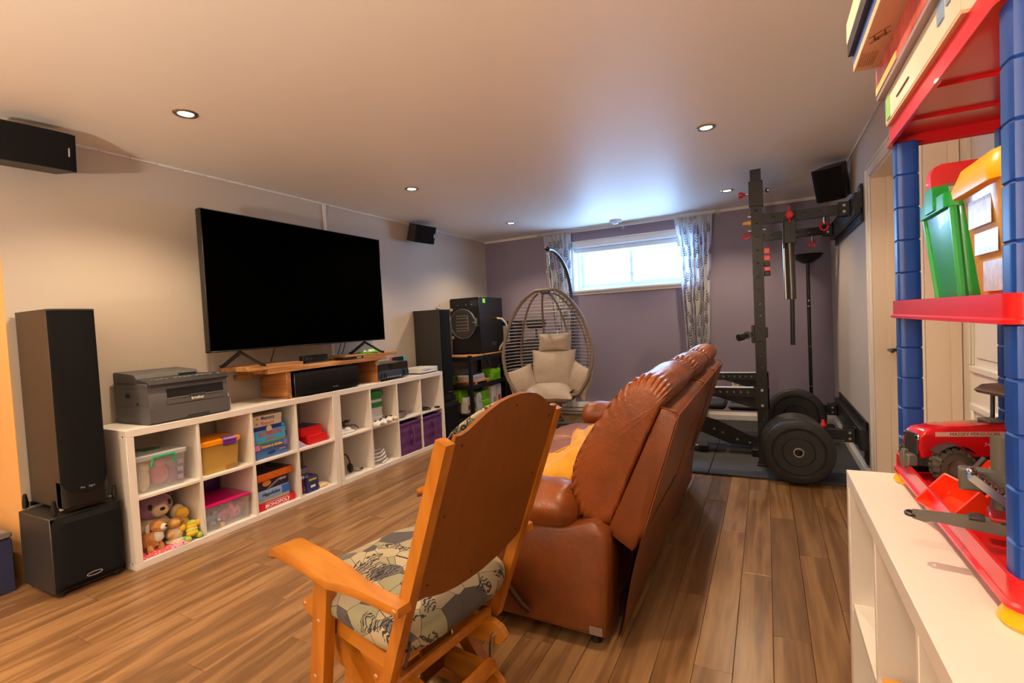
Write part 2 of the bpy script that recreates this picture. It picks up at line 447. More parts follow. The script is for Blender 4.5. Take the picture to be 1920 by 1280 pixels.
# ceiling downlights
m_ring = M('downlight_ring', (160, 152, 140), 0.3, 1.0)
m_bulb = M('lamp_glow', (255, 240, 215), 0.4, emit=(255, 226, 180), estr=30.0)
def ring_at(x, y, label):
    t = thing('ceiling_downlight', label, 'light', (x, y, HC), 0, 'recessed ceiling downlights')
    obj('trim_ring', B().lathe([(.036, -.0015), (.040, -.006), (.052, -.006), (.057, -.002), (.058, 0), (.036, 0), (.036, -.0015)], 28), m_ring, t)
    obj('bulb', B().lathe([(.0, -.004), (.024, -.004), (.034, -.0015), (.034, 0), (0, 0)], 20), m_bulb, t)
    return t
for (x, y, lb) in ((-2.612, 1.564, 'bright recessed ceiling downlight nearest the camera, above the printer side'),
                   (-2.59, 3.36, 'recessed ceiling downlight above the television, middle of the left row'),
                   (-2.597, 5.18, 'recessed ceiling downlight near the far left corner, before the left curtain'),
                   (-0.30, 3.375, 'recessed ceiling downlight above the leather sofa, larger of the right row'),
                   (-0.298, 5.213, 'recessed ceiling downlight above the weight rack, left of its tall upright')):
    ring_at(x, y, lb); spot('downlight_lamp', x, y, w=LAMP_W*(1.25 if y < 2 else 1))
for (x, y, k) in ((-2.6, -.25, 1.2), (-0.30, -0.25, .45), (-0.30, 1.56, .95), (-2.6, -2.06, 1), (-0.3, -2.06, .4)):
    spot('downlight_lamp', x, y, w=LAMP_W*k)
spot('alcove_lamp', -4.05, 0.3, w=LAMP_W*.75)

t = thing('smoke_detector', 'round white smoke detector on the ceiling before the window', 'smoke detector', (-1.56, 5.88, HC))
obj('housing', B().lathe([(0, -.045), (.03, -.045), (.04, -.034), (.062, -.03), (.07, -.018), (.071, 0), (0, 0)], 26), M('detector_white', (206, 206, 208), .4), t)
obj('vent_ring', B().lathe([(.041, -.033), (.048, -.036), (.055, -.033), (.055, -.030), (.041, -.030)], 26), m_darkmetal, t)

# baseboard heater and outlets
t = thing('baseboard_heater', 'long white electric baseboard heater under the window behind the egg chair', 'heater', (-2.05, YB, 0))
obj('body', B().prism([(-.002, .03), (-.06, .03), (-.066, .045), (-.066, .12), (-.05, .165), (-.002, .175)], -.95, .85, 'x'), M('heater_white', (222, 218, 208), .4), t)
obj('grille', B().box(-.90, .80, -.068, -.062, .052, .062).box(-.90, .80, -.068, -.062, .105, .112), m_darkmetal, t)
def outlet(x, y, z, label, name='wall_outlet', cat='outlet', rot=0):
    t = thing(name, label, cat, (x, y, z), rot)
    obj('cover_plate', B().box(-.035, .035, -.006, 0, -.057, .057, .003), M('outlet_ivory', (232, 222, 200), .4), t)
    b = B()
    if cat == 'outlet':
        for dz in (-.022, .022): b.box(-.016, .016, -.009, -.005, dz-.014, dz+.014, .003)
        obj('socket', b, M('socket_grey', (150, 146, 138), .4), t)
    else: obj('rocker', b.box(-.016, .016, -.010, -.005, -.033, .033, .003), m_white, t)
outlet(-.331, YB, .411, 'ivory wall outlet low on the purple wall behind the bench')
outlet(XR, 2.93, 1.35, 'white light switch plate on the wall strip between the two doors', 'light_switch', 'switch', -pi/2)
# cable raceway above the television
t = thing('cable_raceway', 'slim white vertical cable raceway from ceiling down to behind the television', 'raceway', (XL, 3.25, 0))
obj('channel', B().box(0, .016, -.016, .016, 1.0, HC-.014, .004), m_white, t)
obj('end_cap', B().box(0, .018, -.018, .018, HC-.06, HC-.014, .004), m_white, t)

# ================================================================== media wall
XK = -3.08                                     # front of the cube shelves
KD, KT, KI, KH, KW = .385, .039, .017, .77, 1.47
m_kx = M('shelf_white', (236, 232, 226), 0.38)
m_felt = M('speaker_cloth', (24, 24, 25), 0.95, bump=0.5, bscale=1800, spec=0.1)
m_vinyl = M('black_ash_vinyl', (46, 43, 41), 0.5, bump=0.2, bscale=900)
m_satin = M('satin_black', (20, 20, 21), 0.3)
m_silver = M('silver_print', (205, 205, 205), 0.35, 0.6)
m_whitep = M('white_print', (240, 240, 240), 0.5)

def cube_shelf(name, loc, rot, label):
    """2 x 4 cube shelf, local: front at x=0, body towards -x, width along +y"""
    t = thing(name, label, 'shelf', loc, rot, 'white cube shelves')
    c = .0015
    obj('top_panel', B().box(-KD, 0, 0, KW, KH-KT, KH, c), m_kx, t)
    obj('bottom_panel', B().box(-KD, 0, 0, KW, 0, KT, c), m_kx, t)
    for y in (0, KW-KT):
        o = obj('side_panel', B().box(-KD, 0, y, y+KT, KT, KH-KT, c), m_kx, t)
    for z in (.035, KH-.035): obj('screw_hole', B().cyl((-.03, -.0008, z), (-.03, .001, z), .005, n=10), m_darkmetal, t)
    cw = (KW-2*KT-3*KI)/4
    for k in range(1, 4):
        y = KT+k*cw+(k-1)*KI
        obj('divider', B().box(-KD+.004, -.004, y, y+KI, KT, KH-KT, c), m_kx, t)
    zm = KH/2
    for k in range(4):
        y = KT+k*(cw+KI)
        obj('shelf_board', B().box(-KD+.004, -.004, y, y+cw, zm-KI/2, zm+KI/2, c), m_kx, t)
    return t
Y0 = 1.397
cube_shelf('cube_shelf', (XK, Y0, 0), 0, 'white eight-cube shelf under the printer, holding toys and board games')
cube_shelf('cube_shelf', (XK, Y0+KW+.002, 0), 0, 'white eight-cube shelf with two purple bins, right of the board games')
CW = (KW-2*KT-3*KI)/4
def cell(u, i, r):
    """front-left-bottom corner (y0, y1, z0, z1) of a cube"""
    y = Y0+u*KW+KT+i*(CW+KI); z0 = KT if r == 0 else KH/2+KI/2
    return y, y+CW, z0, (KH/2-KI/2 if r == 0 else KH-KT)

# ---- television
t = thing('television', 'large black flat television on splayed legs above the wooden riser', 'television', (-3.22, 2.80, 1.0365))
ty0, ty1, tz0, tz1 = -.832, .832, .112, 1.050
obj('screen_panel', B().box(-.006, .004, ty0+.006, ty1-.006, tz0+.010, tz1-.006), M('screen_black', (2, 2, 2), 0.9, spec=0.0), t)
b = B().box(-.045, .006, ty0, ty1, tz0, tz0+.010, .002).box(-.045, .006, ty0, ty1, tz1-.006, tz1, .002).box(-.045, .006, ty0, ty0+.006, tz0, tz1, .002).box(-.045, .006, ty1-.006, ty1, tz0, tz1, .002)
b.box(-.046, -.040, ty0+.004, ty1-.004, tz0+.004, tz1-.004)
obj('bezel', b, m_satin, t)
obj('rear_housing', B().box(-.085, -.046, ty0+.25, ty1-.25, tz0+.02, tz0+.62, .015), m_black, t)
m_leg = M('television_leg_grey', (52, 48, 46), 0.4, 0.6)
for s in (-1, 1):
    b = B(); yc = s*.60
    b.tube([(-.03, yc, tz0+.004), (-.03, yc, tz0-.01), (.105, yc+.058, .008), (.13, yc+.062, .006)], .015, 6, flat=.6)
    b.tube([(-.03, yc, tz0-.01), (-.145, yc-.058, .008), (-.165, yc-.062, .006)], .015, 6, flat=.6)
    obj('leg', b, m_leg, t)

# ---- wooden riser
m_pine = wood_mat('riser_pine', (140, 92, 50), (186, 134, 80), (214, 166, 108), axis=1, scale=1.2, rough=.42, rnd=.08)
m_pine2 = wood_mat('riser_upright_pine', (120, 72, 34), (160, 104, 54), (184, 128, 72), axis=0, scale=1.2, rough=.45, rnd=.08)
t = thing('wooden_riser', 'homemade honey wood riser across both white shelves under the television', 'riser', (-3.13, 2.3, KH+.0005))
obj('shelf_board', B().box(-.34, 0, .02, 1.245, .200, .232, .003), m_pine, t)
obj('top_board', B().box(-.335, -.01, -.13, .325, .2325, .2655, .003), m_pine, t, label='short upper board under the left television leg')
obj('top_board', B().box(-.335, -.02, .88, 1.42, .2325, .2655, .003), m_pine, t, label='short upper board under the right television leg')
for y in (.165, 1.105):
    obj('upright', B().box(-.30, -.005, y, y+.038, 0, .2, .003), m_pine2, t)
obj('brace', B().box(-.30, -.26, -.05, .165, .165, .2, .002), m_pine2, t)

# ---- centre loudspeaker
t = thing('centre_speaker', 'long black centre loudspeaker under the wooden riser', 'speaker', (-3.11, 2.86, KH+.001))
b = B(); b.box(-.28, -.03, -.325, .325, .004, .182, .006)
obj('cabinet', b, m_satin, t)
def cgrille(u, v):
    y = -.322+.644*u; a = -pi/2+pi*v
    e = 1-abs(2*u-1)**10
    return (-.03+.05*cos(a)**.6*(.25+.75*e) if abs(cos(a)) > 1e-6 else -.03, y, .093+.087*sin(a)*(0.86+.14*e))
obj('grille', B().grid(cgrille, 24, 12, flip=False), m_felt, t)
text('Paradigm', .012, m_silver, t, (.0215, .02, .040), PX, sx=1.3)
for y in (-.29, .29): obj('foot', B().cyl((-.12, y, 0), (-.12, y, .006), .014, n=12), m_black, t)

# ---- AV receiver, small boxes
t = thing('stereo_receiver', 'black and blue-grey stereo receiver at the right end of the riser', 'receiver', (-3.13, 3.62, KH+.0005))
m_blue_panel = M('receiver_panel', (64, 84, 112), 0.22, 0.5)
obj('chassis', B().box(-.30, 0, -.205, .22, .014, .160, .004), m_satin, t)
obj('display_window', B().box(-.001, .003, -.195, .21, .095, .152), M('gloss_black', (10, 10, 12), .06), t)
obj('front_panel', B().box(-.001, .006, -.2, .215, .018, .092, .002), m_blue_panel, t)
for y, r in ((-.15, .026), (.165, .026)):
    obj('knob', B().lathe([(0, .026), (r*.85, .026), (r, .020), (r, 0), (0, 0)][::-1], 22, frame((.006, y, .056), (0, 1, 0), (0, 0, 1))), m_satin, t)
for k in range(6): obj('button', B().box(.006, .009, -.09+.035*k, -.072+.035*k, .028, .034, .001), m_silver, t)
for y in (-.17, .185): obj('foot', B().cyl((-.03, y, 0), (-.03, y, .015), .018, n=14), m_chrome, t)

t = thing('sensor_bar', 'black motion sensor bar with round lenses, middle of the riser', 'sensor', (-3.27, 2.86, KH+.2330))
obj('body', B().box(-.05, 0, -.125, .125, .020, .062, .004), m_satin, t)
obj('base', B().box(-.045, -.005, -.10, .10, 0, .020, .004), m_black, t)
for y, r in ((-.095, .015), (-.05, .011), (.08, .006)): obj('lens', B().cyl((-.001, y, .042), (.003, y, .042), r, n=16), M('lens_dark', (70, 76, 84), .15, .4), t)
t = thing('media_player', 'thin glossy brown-black media box before the right upper board', 'media player', (-3.135, 3.13, KH+.2330))
obj('body', B().box(-.12, 0, -.10, .125, .003, .024, .003), M('glossy_brown_black', (40, 24, 16), .12), t)
obj('foot', B().box(-.11, -.01, -.09, .115, 0, .003), m_black, t)
obj('badge', B().box(-.001, .0012, .045, .10, .007, .019), m_silver, t)
t = thing('toy_saucer', 'bright green and white round gadget beside the right television leg', 'gadget', (-3.27, 3.46, KH+.2665))
obj('tray', B().lathe([(0, 0), (.09, 0), (.10, .010), (.095, .014), (0, .012)], 24), M('neon_green', (70, 226, 40), .4, emit=None), t)
for dx, dy in ((0, -.05), (.02, 0), (0, .05)): obj('dome', B().ell((dx, dy, .013), (.024, .024, .022), 14, 8), M('pale_white', (224, 236, 222), .3), t)
t = thing('handheld_console', 'handheld game console with blue and red grips leaning behind the receiver', 'game console', (-3.40, 4.015, KH+.0005))
obj('dock', B().box(-.025, .025, -.075, .075, 0, .12, .004), m_black, t)
obj('tablet', B().box(-.006, .006, -.09, .085, .075, .185, .003), m_satin, t)
obj('grip', B().box(-.008, .010, .085, .118, .070, .188, .008), M('grip_blue', (20, 172, 200), .4), t, label='turquoise blue grip')
obj('grip', B().box(-.008, .010, -.125, -.09, .070, .188, .008), M('grip_red', (196, 50, 58), .4), t, label='red grip')
t = thing('game_console', 'flat white game console lying at the right end of the cube shelf', 'game console', (-3.11, 4.16, KH+.0005))
m_gw = M('console_white', (226, 226, 224), .35)
obj('body', B().box(-.23, 0, -.15, .14, .012, .062, .004), m_gw, t)
obj('base', B().box(-.22, -.01, -.14, .13, 0, .012), m_black, t)
obj('disc_slot', B().box(-.001, .001, -.11, .02, .036, .040), m_black, t)
obj('power_button', B().cyl((0, .115, .036), (.002, .115, .036), .008, n=14), m_silver, t)

# ---- printer
m_pg = M('printer_grey', (86, 85, 86), 0.5, bump=.1, bscale=1500)
m_pd = M('printer_dark', (52, 52, 54), 0.45)
t = thing('printer', 'dark grey multifunction laser printer on the left end of the white shelf', 'printer', (-3.10, 1.79, KH+.0005))
prof = [(-.355, 0), (-.02, 0), (-.004, .012), (-.004, .10), (-.004, .205), (-.02, .228), (-.37, .228), (-.37, .13)]
obj('body', B().prism(prof, -.255, .205, 'y'), m_pg, t)
b = B(); b.box(-.365, -.006, -.262, .21, .206, .236, .006)
obj('scanner_bed', b, m_pg, t)
obj('lower_tray', B().prism([(-.34, .002), (-.01, .002), (.006, .016), (.008, .098), (-.34, .098)], -.258, .208, 'y'), m_pg, t)
obj('tray_handle', B().box(.004, .0085, -.06, .075, .004, .030, .002), m_pd, t)
obj('paper_slot', B().box(-.012, -.0025, -.16, .175, .142, .194), M('slot_black', (12, 12, 13), .6), t)
obj('output_shelf', B().prism([(-.10, .150), (.0, .128), (.004, .134), (-.10, .156)], -.155, .17, 'y'), m_pg, t)
obj('manual_feed_door', B().box(-.004, .002, -.165, .178, .101, .140, .002), m_pg, t)
obj('output_stop', B().box(-.06, .006, -.035, .055, .138, .146, .002), m_pd, t)
cp = B().prism([(-.10, .236), (0.012, .222), (.014, .228), (-.006, .243), (-.10, .258)], -.258, .206, 'y')
obj('control_panel', cp, m_pd, t)
for k in range(16):
    yy = -.22+.026*k
    if k % 5 == 4: continue
    obj('button', B().box(-.055, -.040, yy, yy+.014, .2505, .2535, .001), M('button_pale', (170, 172, 176), .4), t)
obj('display', B().box(-.06, -.03, .02, .10, .2490, .2530, .001), M('lcd', (96, 104, 96), .25), t)
fd = B().prism([(-.355, .236), (-.105, .236), (-.105, .262), (-.13, .285), (-.34, .300), (-.355, .29)], -.262, .09, 'y')
fd.prism([(-.34, .236), (-.11, .236), (-.11, .246), (-.14, .252), (-.34, .256)], .09, .19, 'y')
obj('document_feeder', fd, m_pg, t)
obj('feeder_slot', B().box(-.12, -.1035, -.03, .075, .258, .272, .001), M('slot_black', (12, 12, 13), .6), t)
obj('hand_hold', B().box(-.245, -.205, -.2575, -.254, .150, .172, .002), M('slot_black', (12, 12, 13), .6), t)
obj('side_mark', B().box(-.135, -.115, -.2565, -.254, .108, .124, .002), M('slot_black', (12, 12, 13), .6), t)
text('brother', .024, m_whitep, t, (.0025, .012, .121), PX, bold=.0006)
t = thing('tube_of_glue', 'small white bottle standing on the shelf just right of the printer', 'bottle', (-3.22, 2.065, KH+.0005))
obj('bottle_body', B().lathe([(0, 0), (.016, 0), (.017, .01), (.016, .07), (.009, .085), (0, .085)], 16), M('bottle_ivory', (220, 210, 190), .5), t)
obj('bottle_cap', B().cyl((0, 0, .085), (0, 0, .105), .010, .006, n=12), m_whitep, t)

# ---- floor speakers on subwoofers
def subwoofer(x, y, label, w=.305, d=.37, h=.40):
    t = thing('subwoofer', label, 'subwoofer', (x, y, 0), 0, 'square black subwoofers under the tower speakers')
    obj('cabinet', B().box(-d, -.028, 0, w, .022, h, .004), m_vinyl, t)
    def g(u, v):
        a = 2*u-1; e = (1-abs(a)**6)
        return (-.028+.030*e**.5*(1-abs(2*v-1)**24)**.5, .004+(w-.008)*u, .028+(h-.03)*v)
    obj('grille', B().grid(g, 18, 12), m_felt, t)
    lg = B(); lg.tube([(.0024, w*.5+.033*cos(k*pi/10), .075+.009*sin(k*pi/10)) for k in range(20)], .0014, 5, closed=True)
    obj('badge', lg, m_silver, t)
    for yy in (.035, w-.035):
        for xx in (-d+.04, -.06): obj('foot', B().cyl((xx, yy, 0), (xx, yy, .023), .018, n=12), m_black, t)
    return t
subwoofer(-3.105, 1.072, 'square black subwoofer on the floor at the left end of the white shelf')
subwoofer(-3.11, 4.385, 'square black subwoofer on the floor between the white shelf and the wire rack')
def tower(x, y, z, label, h=1.02, w=.195, d=.36):
    t = thing('tower_speaker', label, 'speaker', (x, y, z), 0, 'tall black tower speakers on subwoofers')
    obj('cabinet', B().box(-d, -.012, 0, w, .03, h, .003), m_vinyl, t)
    def bul(a): return .020*(1-(2*a-1)**2)**.5
    zs = .155
    def g(u, v):
        k = 1-v; zb = zs-.06*(1-(2*u-1)**2)**.5
        return (-.010+bul(u), w*u, zb+(h-zb)*v)
    obj('grille', B().grid(g, 16, 6), m_felt, t)
    b = B()
    pts = [(-.012, 0), (-.012, w)]
    pl = [(-.012+bul(k/16)*.9, w*k/16) for k in range(17)]
    b.prism([(-.06, 0)]+pl+[(-.06, w)], .03, .16, 'z')
    obj('front_plinth', b, m_satin, t)
    b = B(); b.prism([(-d, 0)]+[(-.008+bul(k/16), w*k/16) for k in range(17)]+[(-d, w)], h-.004, h+.004, 'z')
    obj('top_cap', b, m_vinyl, t)
    text('Paradigm', .014, m_silver, t, (.0095, w*.52, .118), PX, sx=1.2)
    for xx in (-.02, -d+.02):
        fb = B(); fb.tube([(xx, -.012, .022), (xx, w+.012, .022)], .013, 6)
        for yy in (-.03, w+.03):
            fb.lathe([(0, -.004), (.004, 0), (.013, .006), (.014, .03), (.008, .075), (0, .08)], 12, tr(xx, yy, .003))
        obj('outrigger_foot', fb, m_darkmetal, t)
    return t
tower(-3.118, 1.127, .405, 'tall black tower speaker nearest the camera, standing on the left subwoofer')
tower(-3.135, 4.43, .405, 'tall black tower speaker beside the freeze dryer, at the right end of the white shelf')

# ---- dark blue low bench at the far left
t = thing('low_bench', 'dark blue low bench with a grey top at the far left edge', 'bench', (-3.475, .56, 0))
obj('base', B().box(-.45, 0, 0, .48, 0, .275, .004), M('navy_fabric', (38, 42, 78), .8, bump=.3, bscale=700), t)
obj('top_pad', B().box(-.455, .004, -.002, .482, .275, .310, .010), M('bench_top_grey', (120, 112, 108), .8, bump=.2, bscale=600), t)

# ---- small wall speakers
def wall_speaker(label, loc, rot, w=.30, h=.185, d=.17):
    """local: front towards +x; bracket behind"""
    t = thing('wall_speaker', label, 'speaker', loc, 0, 'small black wall speakers near the ceiling', rot=rot)
    obj('cabinet', B().prism([(-d, -w*.36), (-.012, -w/2), (-.012, w/2), (-d, w*.36)], -h/2, h/2, 'z'), m_vinyl, t)
    def g(u, v):
        return (-.012+.028*(1-(2*u-1)**2)**.5, -w/2+w*u, -h/2+h*v)
    obj('grille', B().grid(g, 16, 4), m_felt, t)
    for s in (-1, 1): obj('end_cap', B().prism([(-d, -w*.36)]+[(-.012+.028*(1-(k/8-1)**2)**.5, -w/2+w*k/16) for k in range(17)]+[(-d, w*.36)], s*h/2-.002, s*h/2+.002, 'z'), m_vinyl, t)
    obj('badge', B().box(.001, .006, w/2-.035, w/2-.029, -.022, .022, .001), m_silver, t)
    obj('bracket', B().tube([(-d+.01, 0, 0), (-d-.05, 0, .0), (-d-.09, 0, -.02)], .014, 8).box(-d-.012, -d, -.03, .03, -.04, .04, .003), m_black, t)
    return t
wall_speaker('black wall speaker under the ceiling at the top left corner of the picture', (-3.22, 1.165, 2.245), (0, radians(6), radians(-8)), w=.34)
wall_speaker('black wall speaker high on the left wall, right of the television', (-3.27, 4.45, 2.25), (0, radians(16), radians(-8)), w=.30)
wall_speaker('black wall speaker tilted above the weight rack by the right wall', (.455, 4.62, 2.19), (radians(0), radians(20), radians(-118)), w=.21, h=.25, d=.2)

t = thing('figurine', 'tiny pinkish figurine on top of the tower speaker beside the freeze dryer', 'figurine', (-3.22, 4.52, 1.4305)); obj('body', B().ell((0, 0, .018), (.022, .03, .018), 14, 10), M('figurine_pink', (190, 160, 156), .6), t); obj('head', B().ell((.005, .022, .040), (.013, .013, .013), 12, 8), M('figurine_pink', (190, 160, 156), .6), t)
t = thing('television_cable', 'thin black cables hanging behind the television down to the riser', 'cable', (-3.36, 2.8, 1.04))
for y in (-.25, .42, .47): obj('cord', B().tube([(-.02, y, .20), (.0, y+.01, .12), (-.01, y-.01, .05), (-.03, y-.015, .002)], .004, 6), m_black, t)

# ================================================================== what stands in the cubes
FX = XK-.025
def at(u, i, r, dy, dx=0.0, dz=0.0):
    y0, y1, z0, z1 = cell(u, i, r)
    return (FX-dx, y0+dy, z0+dz+.0006)
def rr2(hx, hy, r, n=5):
    p = []
    for cx, cy, a0 in ((hx-r, hy-r, 0), (-hx+r, hy-r, 90), (-hx+r, -hy+r, 180), (hx-r, -hy+r, 270)):
        for k in range(n+1): a = radians(a0+90*k/n); p.append((cx+r*cos(a), cy+r*sin(a)))
    return p
def tub(hx0, hy0, hx1, hy1, z0, z1, r=.02, th=.002, n=5):
    b = B(); Ls = [(rr2(hx0, hy0, r, n), z0), (rr2(hx1, hy1, r, n), z1), (rr2(hx1-th, hy1-th, r, n), z1), (rr2(hx0-th, hy0-th, r, n), z0+th)]; m_ = len(Ls[0][0])
    vs = [(x, y, z) for L_, z in Ls for x, y in L_]
    fs = [(j*m_+k, j*m_+(k+1) % m_, (j+1)*m_+(k+1) % m_, (j+1)*m_+k) for j in range(3) for k in range(m_)]
    fs += [tuple(range(m_-1, -1, -1)), tuple(3*m_+k for k in range(m_))]
    return b.add(vs, fs)
def lid(hx, hy, z0, z1, r=.02, crown=.0, n=5):
    b = B(); Ls = [(rr2(hx-.004, hy-.004, r, n), z0), (rr2(hx, hy, r, n), z0+.003), (rr2(hx, hy, r, n), z1-.004), (rr2(hx-.006, hy-.006, r, n), z1), (rr2(hx-.03, hy-.03, r*.8, n), z1+crown)]; m_ = len(Ls[0][0])
    vs = [(x, y, z) for L_, z in Ls for x, y in L_]
    fs = [(j*m_+k, j*m_+(k+1) % m_, (j+1)*m_+(k+1) % m_, (j+1)*m_+k) for j in range(4) for k in range(m_)]
    fs += [tuple(range(m_-1, -1, -1)), tuple(4*m_+k for k in range(m_))]
    return b.add(vs, fs)
m_clear = M('clear_plastic', (232, 232, 236), .1, alpha=.22, spec=.6)
m_clearlid = M('clear_lid', (226, 230, 232), .15, alpha=.55, spec=.6)
m_greenh = M('handle_green', (40, 160, 110), .35)
def plush_mat(n, rgb): return M('plush_'+n, rgb, .95, var=.12, vscale=40, bump=.8, bscale=220, sheen=.3)
pm = {n: plush_mat(n, c) for n, c in dict(lavender=(162, 126, 160), purple=(96, 44, 112), cream=(226, 206, 172), golden=(196, 134, 70), white=(226, 218, 206), yellow=(224, 178, 40), tan=(206, 158, 84), lime=(190, 196, 80), green=(60, 180, 70), pink=(206, 116, 140), rose=(212, 90, 110), blue=(70, 150, 200), magenta=(190, 80, 160), peach=(226, 170, 130), brown=(120, 84, 56)).items()}
m_eye = M('eye_black', (14, 12, 12), .15)
# --- clear tub with green handle, top left cube
t = thing('storage_tub', 'clear tub with green handle full of soft toys, top left cube of the white shelf', 'tub', at(0, 0, 1, .150, .130))
obj('tub_body', tub(.112, .125, .124, .136, 0, .185, .03), m_clear, t)
obj('tub_lid', lid(.130, .143, .183, .212, .03, .006), m_clearlid, t)
hb = B(); hb.tube([(.126, -.065, .145), (.139, -.065, .150), (.142, -.062, .195), (.142, .055, .195), (.139, .060, .150), (.126, .060, .145)], .007, 6)
obj('tub_handle', hb, m_greenh, t)
obj('lid_patch', B().box(-.07, .03, -.05, .05, .2175, .2195, .001), M('patch_green', (70, 110, 70), .5), t)
for k, z in enumerate((.045, .09, .135)): obj('printed_mark', B().box(.1205+.012*z/.185-.002, .1215+.012*z/.185, .075, .105, z-.012, z+.012), M('mark_lilac', (166, 150, 180), .4), t)
T0 = at(0, 0, 1, .150, .130)
for (dx, dy, dz, r, n, lb) in ((.055, -.08, .075, (.045, .035, .07), 'cream', 'cream soft toy inside the clear tub, at its left'), (.06, .005, .085, (.042, .048, .055), 'pink', 'pink soft toy inside the clear tub, in its middle'), (.05, .07, .06, (.04, .035, .055), 'lavender', 'lavender soft toy inside the clear tub, at its right'), (-.04, -.02, .09, (.05, .08, .08), 'peach', 'peach soft toy inside the clear tub, at its back')):
    q = thing('soft_toy', lb, 'soft toy', (T0[0]+dx, T0[1]+dy, T0[2]+.003)); obj('body', B().ell((0, 0, dz-.01), r, 18, 12), pm[n], q); obj('head', B().ell((.01, .005, dz+.055), (.028, .028, .028), 14, 10), pm[n], q)
# --- plush pile, bottom left cube
t = thing('plush_bear', 'big lavender plush bear with cream belly, bottom left cube of the white shelf', 'soft toy', at(0, 0, 0, .165, .20))
obj('body', B().ell((0, 0, .085), (.085, .095, .088), 24, 16), pm['cream'], t)
hd_ = obj('head', B().ell((.012, .008, .222), (.085, .098, .076), 28, 18), pm['lavender'], t)
obj('muzzle', B().ell((.085, .005, .205), (.032, .046, .036), 18, 12), pm['cream'], hd_); obj('nose', B().ell((.116, .004, .220), (.008, .015, .010), 12, 8), m_eye, hd_)
for s in (-1, 1): obj('eye', B().ell((.082, .008+s*.052, .238), (.008, .012, .018), 12, 8), m_eye, hd_)
for s in (-1, 1): obj('ear', B().ell((-.01, .008+s*.088, .265), (.018, .03, .032), 14, 10), pm['purple'], hd_)
obj('arm', B().ell((.055, .115, .155), (.036, .040, .044), 16, 12), pm['cream'], t, label='raised cream paw'); obj('arm', B().ell((.05, -.10, .10), (.04, .04, .045), 16, 12), pm['white'], t)
for s in (-1, 1): obj('leg', B().ell((.07, s*.07, .035), (.05, .036, .035), 16, 12), pm['white'], t)
obj('embroidery', B().tube([(.084, -.01+.02*cos(k*pi/8), .10+.014*sin(k*pi/8)) for k in range(16)], .002, 5, closed=True), pm['brown'], t)
def fuzz(b, amp, sc): 
    b.v = [(x+amp*nz(x*sc, y*sc, z*sc), y+amp*nz(y*sc, z*sc, x*sc+3), z+amp*nz(z*sc, x*sc+7, y*sc)) for x, y, z in b.v]; return b
t = thing('plush_puppy', 'shaggy golden and white plush puppy at the front left of the bottom left cube', 'soft toy', at(0, 0, 0, .085, .055))
obj('body', fuzz(B().ell((-.01, 0, .075), (.055, .045, .055), 30, 20), .012, 60), pm['golden'], t)
q = obj('head', fuzz(B().ell((.02, .025, .145), (.036, .036, .034), 26, 18), .007, 70), pm['golden'], t)
obj('muzzle', fuzz(B().ell((.045, .040, .14), (.022, .020, .020), 16, 12), .004, 80), pm['white'], q); obj('nose', B().ell((.066, .048, .146), .007, 10, 8), m_eye, q)
for s in (-1, 1): obj('ear', fuzz(B().ell((.0, .02+s*.036, .135), (.014, .012, .032), 14, 10), .005, 60), pm['white'], q)
for k, (x, y) in enumerate(((.03, -.025), (.03, .03), (-.035, -.025), (-.035, .03))): obj('leg', fuzz(B().ell((x, y, .027), (.017, .016, .029), 14, 10), .004, 60), pm['golden'], t)
obj('chest', fuzz(B().ell((.032, .02, .09), (.022, .028, .035), 16, 12), .006, 60), pm['white'], t)
t = thing('plush_chick', 'yellow plush chick at the right of the bottom left cube', 'soft toy', at(0, 0, 0, .275, .085))
obj('head', B().ell((0, 0, .155), (.035, .036, .037), 20, 14), pm['yellow'], t); obj('body', B().ell((0, .0, .085), (.035, .035, .05), 18, 12), pm['yellow'], t); obj('beak', B().ell((.03, -.02, .155), (.010, .014, .010), 10, 8), pm['tan'], t)
obj('base', B().ell((-.01, 0, .03), (.04, .04, .03), 14, 10), pm['yellow'], t)
t = thing('plush_duckling', 'tan plush duckling slumped before the lavender bear', 'soft toy', at(0, 0, 0, .205, .05))
obj('head', B().ell((0, .0, .125), (.036, .038, .030), 20, 14), pm['tan'], t); obj('beak', B().ell((.02, .032, .128), (.016, .014, .010), 12, 8), pm['brown'], t); obj('body', B().ell((-.01, .005, .055), (.04, .045, .05), 18, 12), pm['cream'], t); obj('foot', B().ell((.03, -.035, .07), (.016, .016, .016), 12, 8), pm['tan'], t); obj('tail', B().ell((.0, .0, .02), (.05, .05, .018), 14, 10), pm['cream'], t)
t = thing('plush_caterpillar', 'yellow and green striped plush doll at the right front of the bottom left cube', 'soft toy', at(0, 0, 0, .283, .018))
for k in range(4): obj('body_ring', B().ell((-.012*k+.01, .004*k, .040+.017*k), (.026, .034, .018), 18, 12), pm['lime' if k % 2 else 'yellow'], t)
for s in (-1, 1): q = obj('foot', B().ell((.012, s*.034, .018), (.024, .022, .018), 14, 10), pm['green'], t); obj('sole', B().ell((.027, s*.034, .018), (.012, .018, .016), 12, 8), pm['lime'], q)
obj('arm', B().ell((-.01, .045, .085), (.015, .018, .02), 12, 8), pm['yellow'], t); obj('arm', B().ell((-.01, -.042, .085), (.015, .018, .02), 12, 8), pm['yellow'], t)
def rag(name, label, loc, hx, hy, h, mat, seed, rot=0):
    t = thing(name, label, 'cloth' if name != 'floral_pouch' else 'pouch', loc, rot)
    def g(u, v):
        a, c = 2*u-1, 2*v-1; e = max(0, (1-a**4)*(1-c**4))
        return (hx*a, hy*c, .002+e*h*(.6+.5*nz(a*2, c*2, seed)+.25*sin(7*c+3*a+seed)))
    obj('cloth', B().grid(g, 26, 26).grid(lambda u, v: (g(u, v)[0], g(u, v)[1], .001), 8, 8, flip=True), mat, t, ang=80); return t
